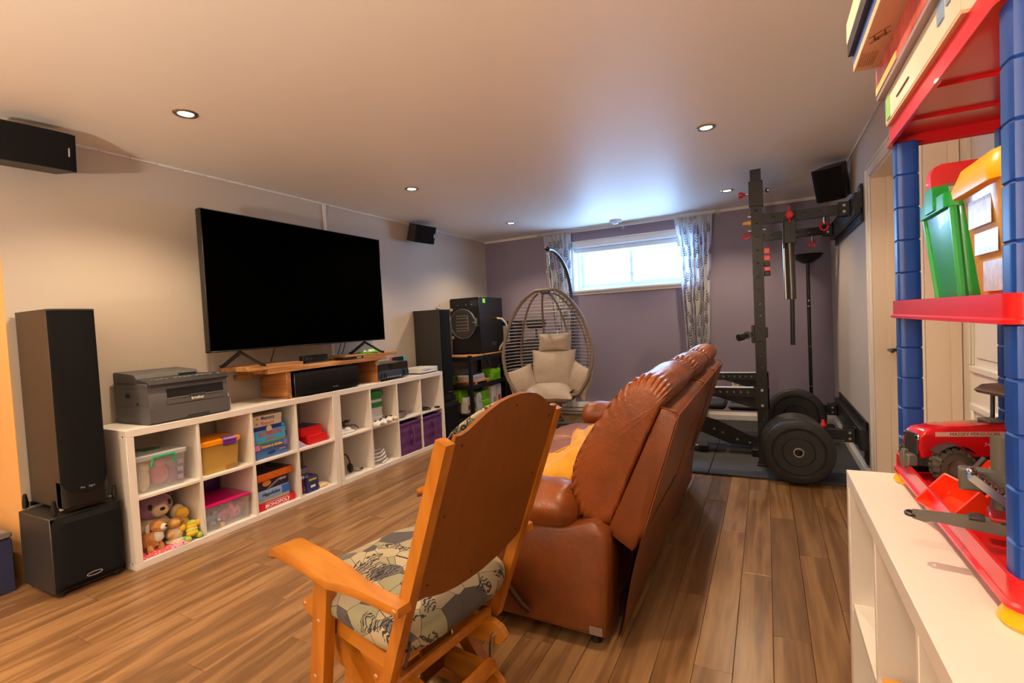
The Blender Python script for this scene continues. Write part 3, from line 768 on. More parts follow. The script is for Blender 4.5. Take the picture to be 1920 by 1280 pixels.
def dotted(name, base, dot, sc, thr):
    m = M(name, base, .9); nt = m.node_tree; v = nt.nodes.new('ShaderNodeTexVoronoi'); v.inputs['Scale'].default_value = sc; tc = nt.nodes.new('ShaderNodeTexCoord'); nt.links.new(tc.outputs['Object'], v.inputs['Vector'])
    c = ramp(nt, v.outputs['Distance'], [(thr, dot), (thr+.03, base)]); nt.links.new(c, nt.nodes['Principled BSDF'].inputs['Base Color']); return m
rag('polka_dot_cloth', 'pink polka dot cloth under the plush puppy', at(0, 0, 0, .105, .045), .055, .10, .028, dotted('pink_dots', (214, 88, 100), (250, 232, 230), 60, .24), 2)
rag('floral_pouch', 'small floral pouch on the shelf floor before the plush duckling', at(0, 0, 0, .20, .006), .028, .05, .034, dotted('floral', (222, 160, 170), (110, 90, 160), 70, .30), 5)
# --- orange-lidded tub, second column top
t = thing('storage_tub', 'amber tub with orange lid and purple clip, second column of the white shelf', 'tub', at(0, 1, 1, .150, .125))
obj('tub_body', tub(.105, .112, .117, .122, 0, .180, .025), M('tub_amber', (206, 168, 84), .3, alpha=.82), t)
m_ol = M('lid_orange', (240, 150, 10), .3, coat=.2)
obj('tub_lid', lid(.126, .135, .175, .206, .035, .008), m_ol, t)
obj('clip', B().prism([(.126, .160), (.134, .165), (.136, .200), (.126, .212), (.10, .2150), (.10, .207), (.124, .203)], .0, .085, 'y'), M('clip_purple', (96, 44, 140), .35), t)
obj('recess', B().box(.106, .1105, .02, .095, .002, .035, .003), M('tub_amber_dark', (150, 110, 50), .4), t)
# --- clear bin with pink lid and toy animals, second column bottom
t = thing('storage_tub', 'clear bin with magenta lid full of small toy animals, second column bottom cube', 'tub', at(0, 1, 0, .165, .150))
obj('tub_body', tub(.135, .145, .142, .152, 0, .152, .018), m_clear, t)
obj('tub_lid', lid(.150, .160, .150, .166, .02, .003), M('lid_magenta', (206, 24, 112), .2, alpha=.88, coat=.3), t)
T0 = at(0, 1, 0, .165, .150)
m_pl = {n: M('toyplastic_'+n, c, .35) for n, c in dict(blue=(70, 150, 206), magenta=(206, 96, 170), pink=(226, 120, 180), brown=(140, 96, 70), grey=(150, 146, 160), yellow=(236, 190, 40)).items()}
def pony(n, loc, rot, label, s=1.0):
    q = thing('toy_animal', label, 'toy animal', loc, rot)
    obj('body', B().ell((0, 0, .042*s), (.036*s, .018*s, .019*s), 16, 10), m_pl[n], q)
    obj('head', B().ell((.042*s, 0, .070*s), (.018*s, .012*s, .013*s), 12, 8).cyl((.026*s, 0, .048*s), (.038*s, 0, .068*s), .010*s, n=10), m_pl[n], q)
    for x in (-.024, .024):
        for y in (-.010, .010): obj('leg', B().cyl((x*s, y*s, 0), (x*s, y*s, .036*s), .006*s, .008*s, n=8), m_pl[n], q)
    obj('tail', B().tube([(-.034*s, 0, .048*s), (-.048*s, 0, .038*s), (-.050*s, 0, .015*s)], .005*s, 6), m_pl['magenta' if n != 'magenta' else 'pink'], q)
for n, dx, dy, dz, rt, lb, s in (('blue', .09, -.105, .03, 1.2, 'blue toy animal at the left inside the magenta-lidded bin', 1.0), ('magenta', .10, .0, .034, 1.9, 'magenta toy animal in the middle of the magenta-lidded bin', 1.15), ('pink', .095, .07, .034, -1.2, 'pink toy animal right of centre in the magenta-lidded bin', 1.0), ('brown', .09, .118, .05, .6, 'brown toy animal at the right inside the magenta-lidded bin', 1.0), ('grey', .115, -.085, .003, .3, 'grey toy animal on the floor of the magenta-lidded bin', .8)):
    pony(n, (T0[0]+dx, T0[1]+dy, T0[2]+dz), rt, lb, s)
q = thing('toy_block', 'yellow toy block at the front of the magenta-lidded bin', 'block', (T0[0]+.118, T0[1]-.04, T0[2]+.004)); obj('block_body', B().box(-.012, .012, -.013, .013, 0, .022, .002), m_pl['yellow'], q); obj('stud', B().cyl((0, 0, .022), (0, 0, .027), .006, n=10), m_pl['yellow'], q)
q = thing('toy_blocks_base', 'layer of mixed toy pieces covering the floor of the magenta-lidded bin', 'toy pieces', (T0[0], T0[1], T0[2]+.003)); bb = B(); random.seed(11)
for k in range(60):
    x, y = random.uniform(-.12, .09), random.uniform(-.125, .125); bb.box(-.014, .014, -.011, .011, 0, .016+random.random()*.03, .002, m=tr(x, y, random.random()*.02) @ rz(random.random()*3), mi=k % 3)
q2 = obj('pieces', bb, [m_pl['grey'], m_pl['magenta'], m_pl['blue']], q); q2['kind'] = 'stuff'; q['kind'] = 'stuff'
# --- board games
def game(label, loc, s, mat, rot=0, name='board_game', grp=None, side=None):
    """loc = front face, bottom centre; s = (depth, width, height)"""
    t = thing(name, label, 'board game', loc, rot, grp)
    obj('box_base', B().box(-s[0], -.001, -s[1]/2+.001, s[1]/2-.001, 0, s[2]*.9, .0008), side or mat, t)
    obj('box_lid', B().box(-s[0]-.001, 0, -s[1]/2, s[1]/2, s[2]*.12, s[2], .001), mat, t); return t
m_bw = M('game_white', (226, 214, 192), .4); m_bb = M('game_sky', (70, 160, 216), .35); m_bd = M('game_navy', (40, 44, 120), .35); m_bl = M('game_steel_blue', (70, 110, 170), .35)
m_ted = M('letter_red', (190, 60, 44), .4); m_tey = M('letter_yellow', (240, 206, 60), .4); m_tebl = M('letter_blue', (70, 66, 120), .4)
z = 0; X0 = -.0
def put(i, r, dy, dz, dx=.0): p = at(0, i, r, dy, dx, dz); return p
g = game('lowest steel blue board game of the stack in the third column, top cube', put(2, 1, .150, 0, .015), (.25, .255, .058), m_bl, .02)
obj('cover_art', B().ell((0, .0, .030), (.001, .034, .013), 18, 8), M('letter_deepblue', (26, 60, 130), .4), g); obj('cover_art', B().box(-.001, .0008, .065, .115, .036, .044), M('letter_pink', (220, 140, 170), .4), g)
g = game('snakes and ladders board game with yellow letters, second in the third column stack', put(2, 1, .145, .0590, .008), (.26, .262, .046), M('game_slate', (74, 96, 150), .35), -.03)
text('Serpents et échelles', .026, m_tey, g, (.001, .005, .023), PX, sx=.78, bold=.0006)
obj('cover_art', B().box(-.001, .0008, -.128, -.085, .005, .041), M('art_pink', (220, 130, 180), .4), g); obj('cover_art', B().box(-.001, .0008, .10, .127, .005, .041), M('art_violet', (130, 110, 200), .4), g)
g = game('tall sky blue board game with red letters in the third column stack', put(2, 1, .140, .1060, .012), (.25, .256, .118), m_bb, .0)
obj('cover_band', B().box(-.001, .0008, -.127, .127, .090, .116), m_bd, g); obj('cover_band', B().box(-.001, .0008, -.127, .127, .002, .012), M('art_green2', (100, 160, 90), .4), g)
text('ELOBENON', .040, m_ted, g, (.001, .005, .064), PX, sx=.85, bold=.001); obj('cover_art', B().box(-.001, .0008, -.025, .040, .020, .038), M('letter_plum', (150, 110, 120), .4), g)
obj('cover_art', B().lathe([(0, .0014), (.022, .0014), (.022, 0), (0, 0)][::-1], 18, frame((0, .0, .096), (0, 1, 0), (0, 0, 1))), M('art_tan', (206, 186, 150), .4), g); obj('cover_art', B().box(-.001, .0009, .100, .122, .094, .113), m_bb, g)
for k, (lb, mt, dz) in enumerate((('lower white memory card game with pink letters atop the third column stack', M('letter_salmon', (220, 130, 110), .4), .2250), ('upper white memory card game with dark letters atop the third column stack', m_tebl, .2615))):
    g = game(lb, put(2, 1, .130+.004*k, dz, .012), (.22, .225, .0355), m_bw, -.01)
    text('Memory', .034, mt, g, (.001, .0, .018), PX, sx=.9, bold=.0008); obj('cover_art', B().box(-.001, .0008, -.088, -.070, .010, .026), M('art_amber', (206, 150, 80), .4), g)
t = thing('plastic_pouch', 'clear plastic pouch standing behind the third column board games', 'pouch', at(0, 2, 1, .308, .10))
obj('film', B().grid(lambda u, v: (-.05+.10*u+.01*nz(u*4, v*4, 1), .012*sin(pi*u)*(1-v)+.008*nz(u*3, v*3, 4), .15*v), 14, 12).grid(lambda u, v: (-.05+.10*u+.01*nz(u*4, v*4, 1), -.012*sin(pi*u)*(1-v)+.008*nz(u*3, v*3, 4), .15*v), 14, 12), M('pouch_film', (200, 196, 214), .15, alpha=.4), t)
# bottom stack
g = game('red board game with white capital letters at the bottom of the third column', put(2, 0, .165, 0, .006), (.26, .295, .048), M('game_red', (206, 26, 36), .35), .01)
text('MONOPOLY', .034, m_whitep, g, (.0012, .0, .024), PX, sx=1.05, bold=.0008)
fr_ = B()
for (a, c, e, f) in ((-.088, .088, .003, .0055), (-.088, .088, .0435, .046), (-.088, -.0855, .003, .046), (.0855, .088, .003, .046)): fr_.box(-.001, .0008, a, c, e, f)
obj('letter_frame', fr_, m_whitep, g)
g = game('thin white and green board game in the third column, bottom cube', put(2, 0, .150, .0490, .02), (.25, .25, .022), M('game_mint', (190, 214, 196), .4), -.02)
g = game('pale blue board game with dark letters in the third column, bottom cube', put(2, 0, .145, .0720, .014), (.25, .258, .062), M('game_pale_blue', (140, 172, 216), .35), .0)
text('Hippofolies', .036, M('letter_ink', (40, 50, 84), .4), g, (.001, -.02, .032), PX, sx=.85, bold=.0008); obj('cover_art', B().box(-.001, .0008, .065, .127, .002, .060), M('art_royal', (50, 100, 190), .35), g)
g = game('dark board game with an orange planet in the third column, bottom cube', put(2, 0, .142, .1350, .018), (.25, .256, .068), M('game_night', (44, 38, 58), .35, var=.4, vscale=22), .0)
obj('cover_art', B().ell((0, -.045, .045), (.0012, .034, .022), 20, 10), M('art_planet', (206, 140, 60), .4), g); obj('cover_art', B().prism([(-.02, .006), (.06, .045), (.05, .055), (-.05, .004)], -.0005, .001, 'x'), M('art_ship', (150, 140, 160), .4), g)
obj('cover_art', B().box(-.001, .0008, .055, .11, .038, .052), m_silver, g)
g = game('flat dark box with an orange wooden edge atop the third column, bottom cube', put(2, 0, .158, .2040, .0), (.27, .285, .050), M('game_orange_wood', (196, 92, 24), .4, var=.2, vscale=20), .03)
obj('top_sheet', B().box(-.268, -.004, -.140, .140, .0498, .0512), M('sheet_dark', (46, 34, 42), .25), g)
# fourth column
g = game('lower bright red box in the fourth column, top cube', at(0, 3, 1, .215, .02), (.22, .185, .066), M('box_red', (214, 20, 26), .4), .05, 'red_box'); g['category'] = 'box'
g = game('upper bright red box with dark blue top in the fourth column, top cube', at(0, 3, 1, .175, .045, .0668), (.20, .19, .066), M('box_red', (214, 20, 26), .4), .0, 'red_box'); g['category'] = 'box'
obj('top_sheet', B().box(-.195, -.006, -.09, .09, .0660, .0672), M('sheet_indigo', (66, 44, 92), .4), g)
t = thing('leaflet', 'pale lilac leaflet leaning on the lower red box in the fourth column', 'leaflet', at(0, 3, 1, .055, .03)); obj('sheet', B().prism([(-.04, .0), (.05, .0), (-.045, .075)], -.09, .01, 'x').box(-.1, .012, -.04, .055, 0, .002), M('leaflet_lilac', (196, 176, 210), .6), t)
g = game('small crimson and grey box at the left of the fourth column, bottom cube', at(0, 3, 0, .055, .03), (.12, .10, .090), M('box_crimson', (130, 30, 60), .4), .0, 'game_box'); obj('cover_art', B().box(-.001, .0008, .0, .045, .015, .05), M('art_grey', (150, 146, 156), .4), g)
g = game('small dark box with white letters on the crimson box in the fourth column', at(0, 3, 0, .055, .028, .0908), (.12, .102, .105), M('box_slate', (62, 58, 80), .4), .0, 'game_box'); text('ITS', .030, m_whitep, g, (.001, -.012, .032), PX, bold=.001); obj('cover_art', B().box(-.001, .0008, -.048, .048, .062, .10), M('art_steel', (110, 108, 124), .4), g); obj('cover_art', B().box(-.001, .0008, .015, .045, .012, .034), M('art_sky', (130, 170, 206), .4), g)
g = game('small navy box with gold letters beside the crimson box in the fourth column', at(0, 3, 0, .118, .002), (.10, .105, .118), M('box_navy', (38, 46, 110), .4), .0, 'game_box'); obj('cover_art', B().box(-.001, .0008, -.05, .05, .075, .115), M('art_olive', (70, 62, 56), .4), g); obj('cover_art', B().box(-.001, .0012, -.035, .035, .088, .102), M('letter_gold', (200, 180, 120), .4), g); obj('cover_art', B().box(-.001, .0008, -.022, .022, .035, .052), m_whitep, g)
t = thing('remote_box', 'small cream power brick lying at the right of the fourth column, bottom cube', 'power brick', at(0, 3, 0, .225, .03)); obj('brick_body', B().box(-.04, .03, -.04, .04, 0, .030, .006), M('brick_cream', (222, 200, 160), .5), t); obj('plug', B().box(-.05, -.02, -.09, -.05, .012, .034, .004), m_black, t)
t = thing('power_cable', 'black cable hanging down the back left of the fourth column, bottom cube', 'cable', at(0, 3, 0, .04, .17)); obj('cord', B().tube([(0, .0, .325), (.0, .03, .29), (.01, .055, .22), (.0, .02, .15), (.02, .005, .10), (.02, .04, .085), (.02, .05, .11), (.01, .03, .12), (-.10, .02, .03), (-.14, .03, .005)], .005, 6), m_black, t)
# second unit
m_wp = M('white_plastic', (226, 226, 224), .35)
t = thing('network_box', 'white adapter box under tangled black cables, upper left cube of the second shelf', 'adapter', at(1, 0, 1, .085, .04)); obj('case', B().box(-.10, .03, -.085, .09, 0, .022, .006), m_wp, t); obj('bump', B().ell((-.02, -.03, .022), (.04, .04, .028), 16, 8), m_wp, t); obj('bump', B().ell((-.02, .05, .022), (.04, .035, .026), 16, 8), m_wp, t)
t = thing('cable_tangle', 'tangled black cables lying over the white adapter box', 'cable', at(1, 0, 1, .10, .06, .052)); pts = []
for k in range(60): a = k*.55; pts.append((.025*sin(a*1.3)-.02, .065*cos(a*.55)+.02*sin(a), .024+.022*sin(a*.7)+.010*sin(a*2.1)))
pts += [(.02, .11, .0), (.03, .14, -.035)]; obj('cord', B().tube(pts, .004, 5), m_black, t)
t = thing('headset', 'black headset with thin cable, lower left cube of the second shelf', 'headset', at(1, 0, 0, .160, .07)); obj('headband', B().tube([(-.02, -.06+.075*cos(pi*(k/14)), .05+.125*sin(pi*(k/14))) for k in range(15)], .007, 8), M('band_red_black', (60, 24, 26), .4), t)
for s in (-1, 1): obj('ear_cup', B().ell((-.02, -.06+s*.072, .042), (.034, .018, .042), 18, 12), m_black, t)
obj('cord', B().tube([(.0, .02, .02), (.02, .05, .006), (.03, .09, .004), (.01, .13, .006), (-.02, .12, .005), (-.01, .15, .006), (-.03, .165, .006)], .003, 5), m_black, t)
t0 = at(1, 1, 1, .125, .065)
ORD = ['lowest', 'second lowest', 'third lowest', 'fourth lowest', 'fifth lowest', 'uppermost']
for k in range(12):
    grn = k >= 6; pale = (k in (8,))
    q = thing('game_case', ('%s white game case of the case pile above the controllers' % ORD[k] if not grn else '%s green game case of the case pile in the upper cube' % ORD[max(0, k-6-(k > 8))]) if not pale else 'only white case among the green ones in the case pile', 'game case', (t0[0]+.004*((k*7) % 3), t0[1]+.003*((k*5) % 4)+(.012 if k in (10, 11) else 0), t0[2]+.0246*k), 0, 'game cases in the second shelf')
    mm = M('case_green', (30, 130, 44), .3) if grn and not pale else m_wp
    obj('case', B().box(-.07, .0, -.05, .095, 0, .0238, .002), mm, q); obj('spine_label', B().box(-.0005, .0008, -.045, .088, .004, .020), M('spine_green', (60, 150, 70), .4) if grn and not pale else M('spine_white', (216, 214, 210), .4), q)
def pad(label, loc, rz_, mat):
    q = thing('game_controller', label, 'game controller', loc, rz_, 'white game controllers'); b = B().ell((0, 0, .026), (.042, .056, .018), 22, 12, e=.8)
    obj('shell', b, mat, q)
    for s in (-1, 1): obj('grip', B().ell((.026, s*.052, .019), (.036, .020, .019), 16, 10), mat, q)
    for x, y in ((-.006, -.026), (.012, .018)): obj('thumbstick', B().cyl((x, y, .040), (x, y, .052), .008, .010, n=12), m_black, q)
    obj('touch_strip', B().box(-.026, -.014, -.014, .014, .0405, .0440, .001), m_black, q)
pad('white game controller at the front left below the game cases', at(1, 1, 1, .070, -.018), .1, m_wp); pad('middle white game controller of the row below the game cases', at(1, 1, 1, .170, .005), .15, m_wp); pad('cream game controller at the right of the row below the game cases', at(1, 1, 1, .270, .03), .1, M('pad_cream', (224, 208, 184), .4))
t = thing('coiled_hose', 'coiled white cable with connectors, lower cube below the game controllers', 'cable', at(1, 1, 0, .115, .09)); pts = [(.085*cos(a*.5)*(1-.006*a), .085+.12*sin(a*.5)*(1-.006*a)-.07, .012+.0022*a+.03*max(0, sin(a*.5))*(a/40)) for a in range(0, 40)]; obj('cord', B().tube(pts, .0075, 7), m_wp, t)
for k, (y, z) in enumerate(((-.04, .10), (-.01, .05), (-.05, .04))): obj('connector', B().box(-.02, .03, y-.02, y+.02, z, z+.028, .004), m_wp, t)
t = thing('oval_bowl', 'shallow grey oval bowl with dark inside, upper third cube of the second shelf', 'bowl', at(1, 2, 1, .085, .06)); b = B().lathe([(0, .002), (.06, 0), (.085, .018), (.095, .055), (.090, .055), (.078, .022), (0, .012)], 30); b.v = [(x*.9, y*1.05, z) for x, y, z in b.v]; obj('bowl_body', b, M('bowl_grey', (150, 146, 150), .5), t); obj('bowl_content', B().ell((0, 0, .044), (.078, .088, .012), 20, 8), M('content_dark', (50, 40, 36), .8, var=.5, vscale=60), t)
t = thing('wire_mat', 'coil of dark wire lying in the upper right cube of the second shelf', 'wire', at(1, 3, 1, .12, .06)); obj('coil', B().tube([((.075-.0006*k)*cos(k*.35), (.095-.0007*k)*sin(k*.35), .008+.004*sin(k*.9)+.0002*k) for k in range(110)], .004, 5), m_darkmetal, t)
t = thing('metal_ring', 'small dark oval ring at the right edge of the upper right cube', 'ring', at(1, 3, 1, .285, .0)); obj('ring', B().tube([(.022*cos(k*pi/10), .030*sin(k*pi/10), .008) for k in range(20)], .007, 6, closed=True), m_darkmetal, t)
m_pur = M('bin_purple', (92, 46, 108), .8, var=.12, vscale=25, bump=.4, bscale=500)
for i, lb in ((2, 'purple fabric bin in the lower third cube of the second shelf'), (3, 'purple fabric bin in the lower right corner cube of the second shelf')):
    y0, y1, z0, z1 = cell(1, i, 0); w = (y1-y0)/2-.010
    t = thing('fabric_bin', lb, 'fabric bin', (FX+.012, (y0+y1)/2, z0+.0006), 0, 'purple fabric bins')
    b = B()
    def fr2(u, v, w=w): return (.004*nz(u*4, v*4, i)+.005*sin(pi*u)*sin(pi*v)+.0025*sin(v*19), -w+2*w*u, .302*v)
    b.grid(fr2, 20, 20); b.box(-.30, -.012, -w, w, 0, .010).box(-.30, -.29, -w, w, 0, .302).box(-.30, -.004, -w, -w+.008, 0, .302).box(-.30, -.004, w-.008, w, 0, .302)
    obj('bin_body', b, m_pur, t, ang=60)
    obj('top_hem', B().box(-.008, .0085, -w-.001, w+.001, .280, .304, .003), m_pur, t)
    obj('pull_strap', B().tube([(.012, -.012, .262), (.020, -.010, .18), (.016, -.004, .09), (.014, .012, .075), (.016, .028, .09), (.020, .026, .18), (.012, .018, .262)], .008, 6, flat=.35), M('strap_purple', (112, 66, 128), .8), t)

t = thing('purple_folder', 'deep purple plastic folder standing behind the magenta-lidded bin', 'folder', at(0, 1, 0, .215, .338)); obj('folder_cover', B().box(-.012, .0, -.08, .10, 0, .300, .002), M('folder_purple', (70, 30, 130), .3), t); obj('folder_spine', B().box(-.014, .002, -.084, -.078, 0, .302, .001), M('folder_purple', (70, 30, 130), .3), t)

# ================================================================== leather sofa
def leather(name, rgb, rough=.36):
    m = bpy.data.materials.new(name); m.use_nodes = True; MATS[name] = m
    nt = m.node_tree; p = nt.nodes['Principled BSDF']; N = nt.nodes.new; L = nt.links.new
    tc = N('ShaderNodeTexCoord')
    n = N('ShaderNodeTexNoise'); n.inputs['Scale'].default_value = 7; n.inputs['Detail'].default_value = 6; L(tc.outputs['Object'], n.inputs['Vector'])
    c = ramp(nt, n.outputs['Fac'], [(.3, tuple(int(v*.86) for v in rgb)), (.55, rgb), (.8, tuple(min(255, int(v*1.12)) for v in rgb))])
    L(c, p.inputs['Base Color'])
    v = N('ShaderNodeTexVoronoi'); v.inputs['Scale'].default_value = 260; L(tc.outputs['Object'], v.inputs['Vector'])
    w = N('ShaderNodeTexNoise'); w.inputs['Scale'].default_value = 22; w.inputs['Detail'].default_value = 4; w.inputs['Distortion'].default_value = 1.2; L(tc.outputs['Object'], w.inputs['Vector'])
    a = N('ShaderNodeMath'); a.operation = 'MULTIPLY_ADD'; L(v.outputs['Distance'], a.inputs[0]); a.inputs[1].default_value = .25; L(w.outputs['Fac'], a.inputs[2])
    b = N('ShaderNodeBump'); b.inputs['Strength'].default_value = .45; b.inputs['Distance'].default_value = .004
    L(a.outputs[0], b.inputs['Height']); L(b.outputs['Normal'], p.inputs['Normal'])
    p.inputs['Roughness'].default_value = rough; p.inputs['Coat Weight'].default_value = .12; p.inputs['Coat Roughness'].default_value = .3
    return m
m_lea = leather('cognac_leather', (130, 66, 25))
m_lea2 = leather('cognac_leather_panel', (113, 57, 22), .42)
m_seam = M('dark_seam', (58, 28, 14), .7)
SX, SY = -.95, 2.75
sofa = thing('leather_sofa', 'brown leather reclining sofa seen from its back, middle of the room', 'sofa', (SX, SY, 0))
def W2(v): return (v[0]-SX, v[1]-SY, v[2])
def smooth_loop(pts, n):
    """closed Catmull-Rom through (a,b) points, n samples"""
    m = len(pts); out = []
    for i in range(n):
        t = i*m/n; k = int(t); f = t-k
        p = [pts[(k+j-1) % m] for j in range(4)]
        out.append(tuple(.5*((2*p[1][d])+(-p[0][d]+p[2][d])*f+(2*p[0][d]-5*p[1][d]+4*p[2][d]-p[3][d])*f*f+(-p[0][d]+3*p[1][d]-3*p[2][d]+p[3][d])*f**3) for d in (0, 1)))
    return out
def pillow(sec, y0, y1, nl=220, ny=44, wr=.0075, seed=0, puff=.06, endr=.05, freq=34, fold=.35):
    """cushion swept along y from a closed (x,z) section, gathered wrinkles towards its ends"""
    L_ = smooth_loop(sec, nl); cx = sum(p[0] for p in L_)/nl; cz = sum(p[1] for p in L_)/nl
    vs = []; fs = []
    for j in range(ny+1):
        v = j/ny; y = y0+(y1-y0)*(.5-.5*cos(pi*v)) if True else 0
        d = min(y-y0, y1-y)
        e = min(1, d/endr); sc = (1-(1-e)**2)**.5 if e < 1 else 1
        sc = .80+.20*sc+puff*sin(pi*(y-y0)/(y1-y0))
        for i, (a, b) in enumerate(L_):
            s = i/nl
            w = wr*sin(freq*2*pi*s+2.2*nz(a*6, y*5, b*6+seed))*math.exp(-max(0, d-.03)/.055)*(0.5+.5*min(1, d/.03))*(1.05 if .42 < s < .93 else .5)
            w += wr*1.5*nz(a*4+seed, y*4, b*4)+wr*.55*nz(a*9+y*5, y*16+seed, b*9)+wr*.55*sin(30*(y-y0)+5*nz(a*3, y*3, b*3+seed))*max(0, nz(a*3+9, y*4, b*3+seed))*2
            k = sc+w/.2
            vs.append(W2((cx+(a-cx)*k, y, cz+(b-cz)*k)))
    for j in range(ny):
        for i in range(nl):
            i2 = (i+1) % nl
            fs.append((j*nl+i, (j+1)*nl+i, (j+1)*nl+i2, j*nl+i2))
    fs.append(tuple(range(nl))); fs.append(tuple(range((ny+1)*nl-1, ny*nl-1, -1)))
    return vs, fs
# section of a back cushion, going round: back-bottom, up the back, over the top, down the front
sec = [(-.560, .445), (-.452, .68), (-.350, .905), (-.322, .965), (-.352, 1.008), (-.42, 1.015), (-.505, .955), (-.61, .82), (-.685, .69), (-.705, .56), (-.668, .45)]
for k, (a, c) in enumerate(((1.80, 2.575), (2.585, 3.185), (3.19, 3.80))):
    vs, fs = pillow(sec, a, c, seed=k*7.3)
    b = B().add(vs, fs)
    o = obj('back_cushion', b, m_lea, sofa, ang=70)
    # piping along the gathered seam near each end
    L_ = smooth_loop(sec, 60); cx = sum(p[0] for p in L_)/60; cz = sum(p[1] for p in L_)/60
    for yy in (a+.035, c-.035):
        pts = [W2((cx+(p[0]-cx)*1.0, yy, cz+(p[1]-cz)*1.0)) for p in L_[8:50]]
        obj('seam', B().tube(pts, .0035, 5), m_lea2, o)
# hard frames behind the cushions
fsec = [(-.565, .43), (-.350, .900), (-.342, .915), (-.296, .900), (-.285, .885), (-.440, .400), (-.47, .37)]
def slab(poly, y0, y1, ch=.012):
    b = B(); n = len(poly); cx = sum(p[0] for p in poly)/n; cz = sum(p[1] for p in poly)/n
    rings = [(y0, .90), (y0+.006, .97), (y0+ch, 1.0), (y1-ch, 1.0), (y1-.006, .97), (y1, .90)]
    vs = [W2((cx+(a-cx)*k, y, cz+(c-cz)*k)) for y, k in rings for a, c in poly]; fs = []
    for j in range(len(rings)-1):
        for i in range(n):
            i2 = (i+1) % n; fs.append((j*n+i, (j+1)*n+i, (j+1)*n+i2, j*n+i2))
    m_ = (len(rings)-1)*n
    fs += [tuple(range(n)), tuple(range(m_+n-1, m_-1, -1))]
    area = sum(poly[i][0]*poly[(i+1) % n][1]-poly[(i+1) % n][0]*poly[i][1] for i in range(n))
    if area > 0: fs = [f[::-1] for f in fs]
    return b.add(vs, fs)
for a, c in ((1.80, 2.605), (2.64, 3.80)):
    o = obj('back_frame', slab(fsec, a, c), m_lea2, sofa, ang=50)
    for yy in (a+.012, c-.012):
        obj('seam', B().tube([W2(p) for p in ((-.345, yy, .9165), (-.294, yy, .9015), (-.2845, yy, .886), (-.4395, yy, .40))], .0025, 5), m_lea, o)
    obj('seam', B().tube([W2(p) for p in ((-.2855, a+.012, .889), (-.2855, c-.012, .889))], .003, 5), m_lea, o)
    if c > 3: obj('seam', B().tube([W2(p) for p in ((-.345, 3.2, .9145), (-.293, 3.2, .9005), (-.2835, 3.2, .886), (-.4385, 3.2, .40))], .003, 5), m_seam, o)
# skirt sheet that hangs behind
def skirt(u, v):
    y = 1.775+2.02*u; z = .44-.41*v
    x = -.425-.10*v-.022*sin(pi*v)+.006*nz(y*3, z*5, 0)+.02*math.exp(-(y-1.775)/.12)*sin(pi*v)
    return W2((x, y, z))
def skirt_in(u, v): p = skirt(u, v); return (p[0]-.010, p[1], p[2])
b = B().grid(skirt, 30, 14).grid(skirt_in, 30, 14, flip=True)
obj('back_skirt', b, m_lea2, sofa, ang=60)
# base and side panels
bsec = [(-1.27, .06), (-.565, .045), (-.545, .45), (-.60, .485), (-.70, .455), (-1.25, .42), (-1.29, .30)]
for a, c in ((1.735, 1.95), (3.61, 3.82)):
    obj('side_panel', slab(bsec, a, c, .02), m_lea2, sofa, ang=50)
    # rolled arm pad
    def arm(u, v, a=a, c=c):
        th = 2*pi*u; ym = (a+c)/2; x = -1.31+.64*v
        e = min(1, min(v, 1-v)*.64/.07); e = (1-(1-e)**2)**.5
        r1, r2 = .125*e, .095*e
        w = .006*nz(x*9, th*1.5, a)+.004*sin(x*40+3*nz(x*3, th, 1))*max(0, sin(th))
        return W2((x, ym+cos(th)*(r1+w), .495+.02*sin(pi*v)+sin(th)*(r2+w)))
    obj('arm_pad', B().grid(arm, 28, 40, wu=True, flip=True), m_lea, sofa, ang=70)
obj('base', B().box(-1.36-SX, -.58-SX, 1.96-SY, 3.6-SY, .06, .30, .02), m_lea2, sofa)
for a, c in ((1.955, 2.50), (2.505, 3.05), (3.055, 3.60)):
    b = B()
    def seat(u, v, a=a, c=c):
        th = 2*pi*u
        sg = lambda t, k: math.copysign(abs(t)**k, t)
        y = (a+c)/2+(c-a)/2*sg(sin(pi*(v-.5)), .5) ; e = abs(cos(pi*(v-.5)))**.35
        x = -1.02+.42*e*sg(cos(th), .5); z = .375+.10*e*sg(sin(th), .6)+.012*nz(x*6, y*6, 2)*max(0, sin(th))
        return W2((x, y, z))
    obj('seat_cushion', B().grid(seat, 36, 26, wu=True, flip=True), m_lea, sofa, ang=70)
    fr = B()
    obj('footrest', B().ell(W2((-1.36, (a+c)/2, .24)), (.065, (c-a)/2-.004, .165), 20, 14, e=.5), m_lea, sofa, ang=70)
lv = B(); lv.tube([W2(p) for p in ((-.87, 1.722, .10), (-.90, 1.715, .125), (-1.03, 1.712, .27))], [.022, .024, .028], 10, flat=.55)
obj('recline_lever', lv, m_seam, sofa, label='dark lever on the near side panel')
tg = obj('care_tag', B().box(-.625-SX, -.575-SX, 1.7315-SY, 1.734-SY, .062, .092), M('tag_grey', (128, 108, 96), .8), sofa)
ft = [(x, y) for x in (-1.20, -.62) for y in (1.80, 3.75)]
for x, y in ft: obj('foot', B().cyl(W2((x, y, 0)), W2((x, y, .065)), .022, n=12), m_black, sofa)

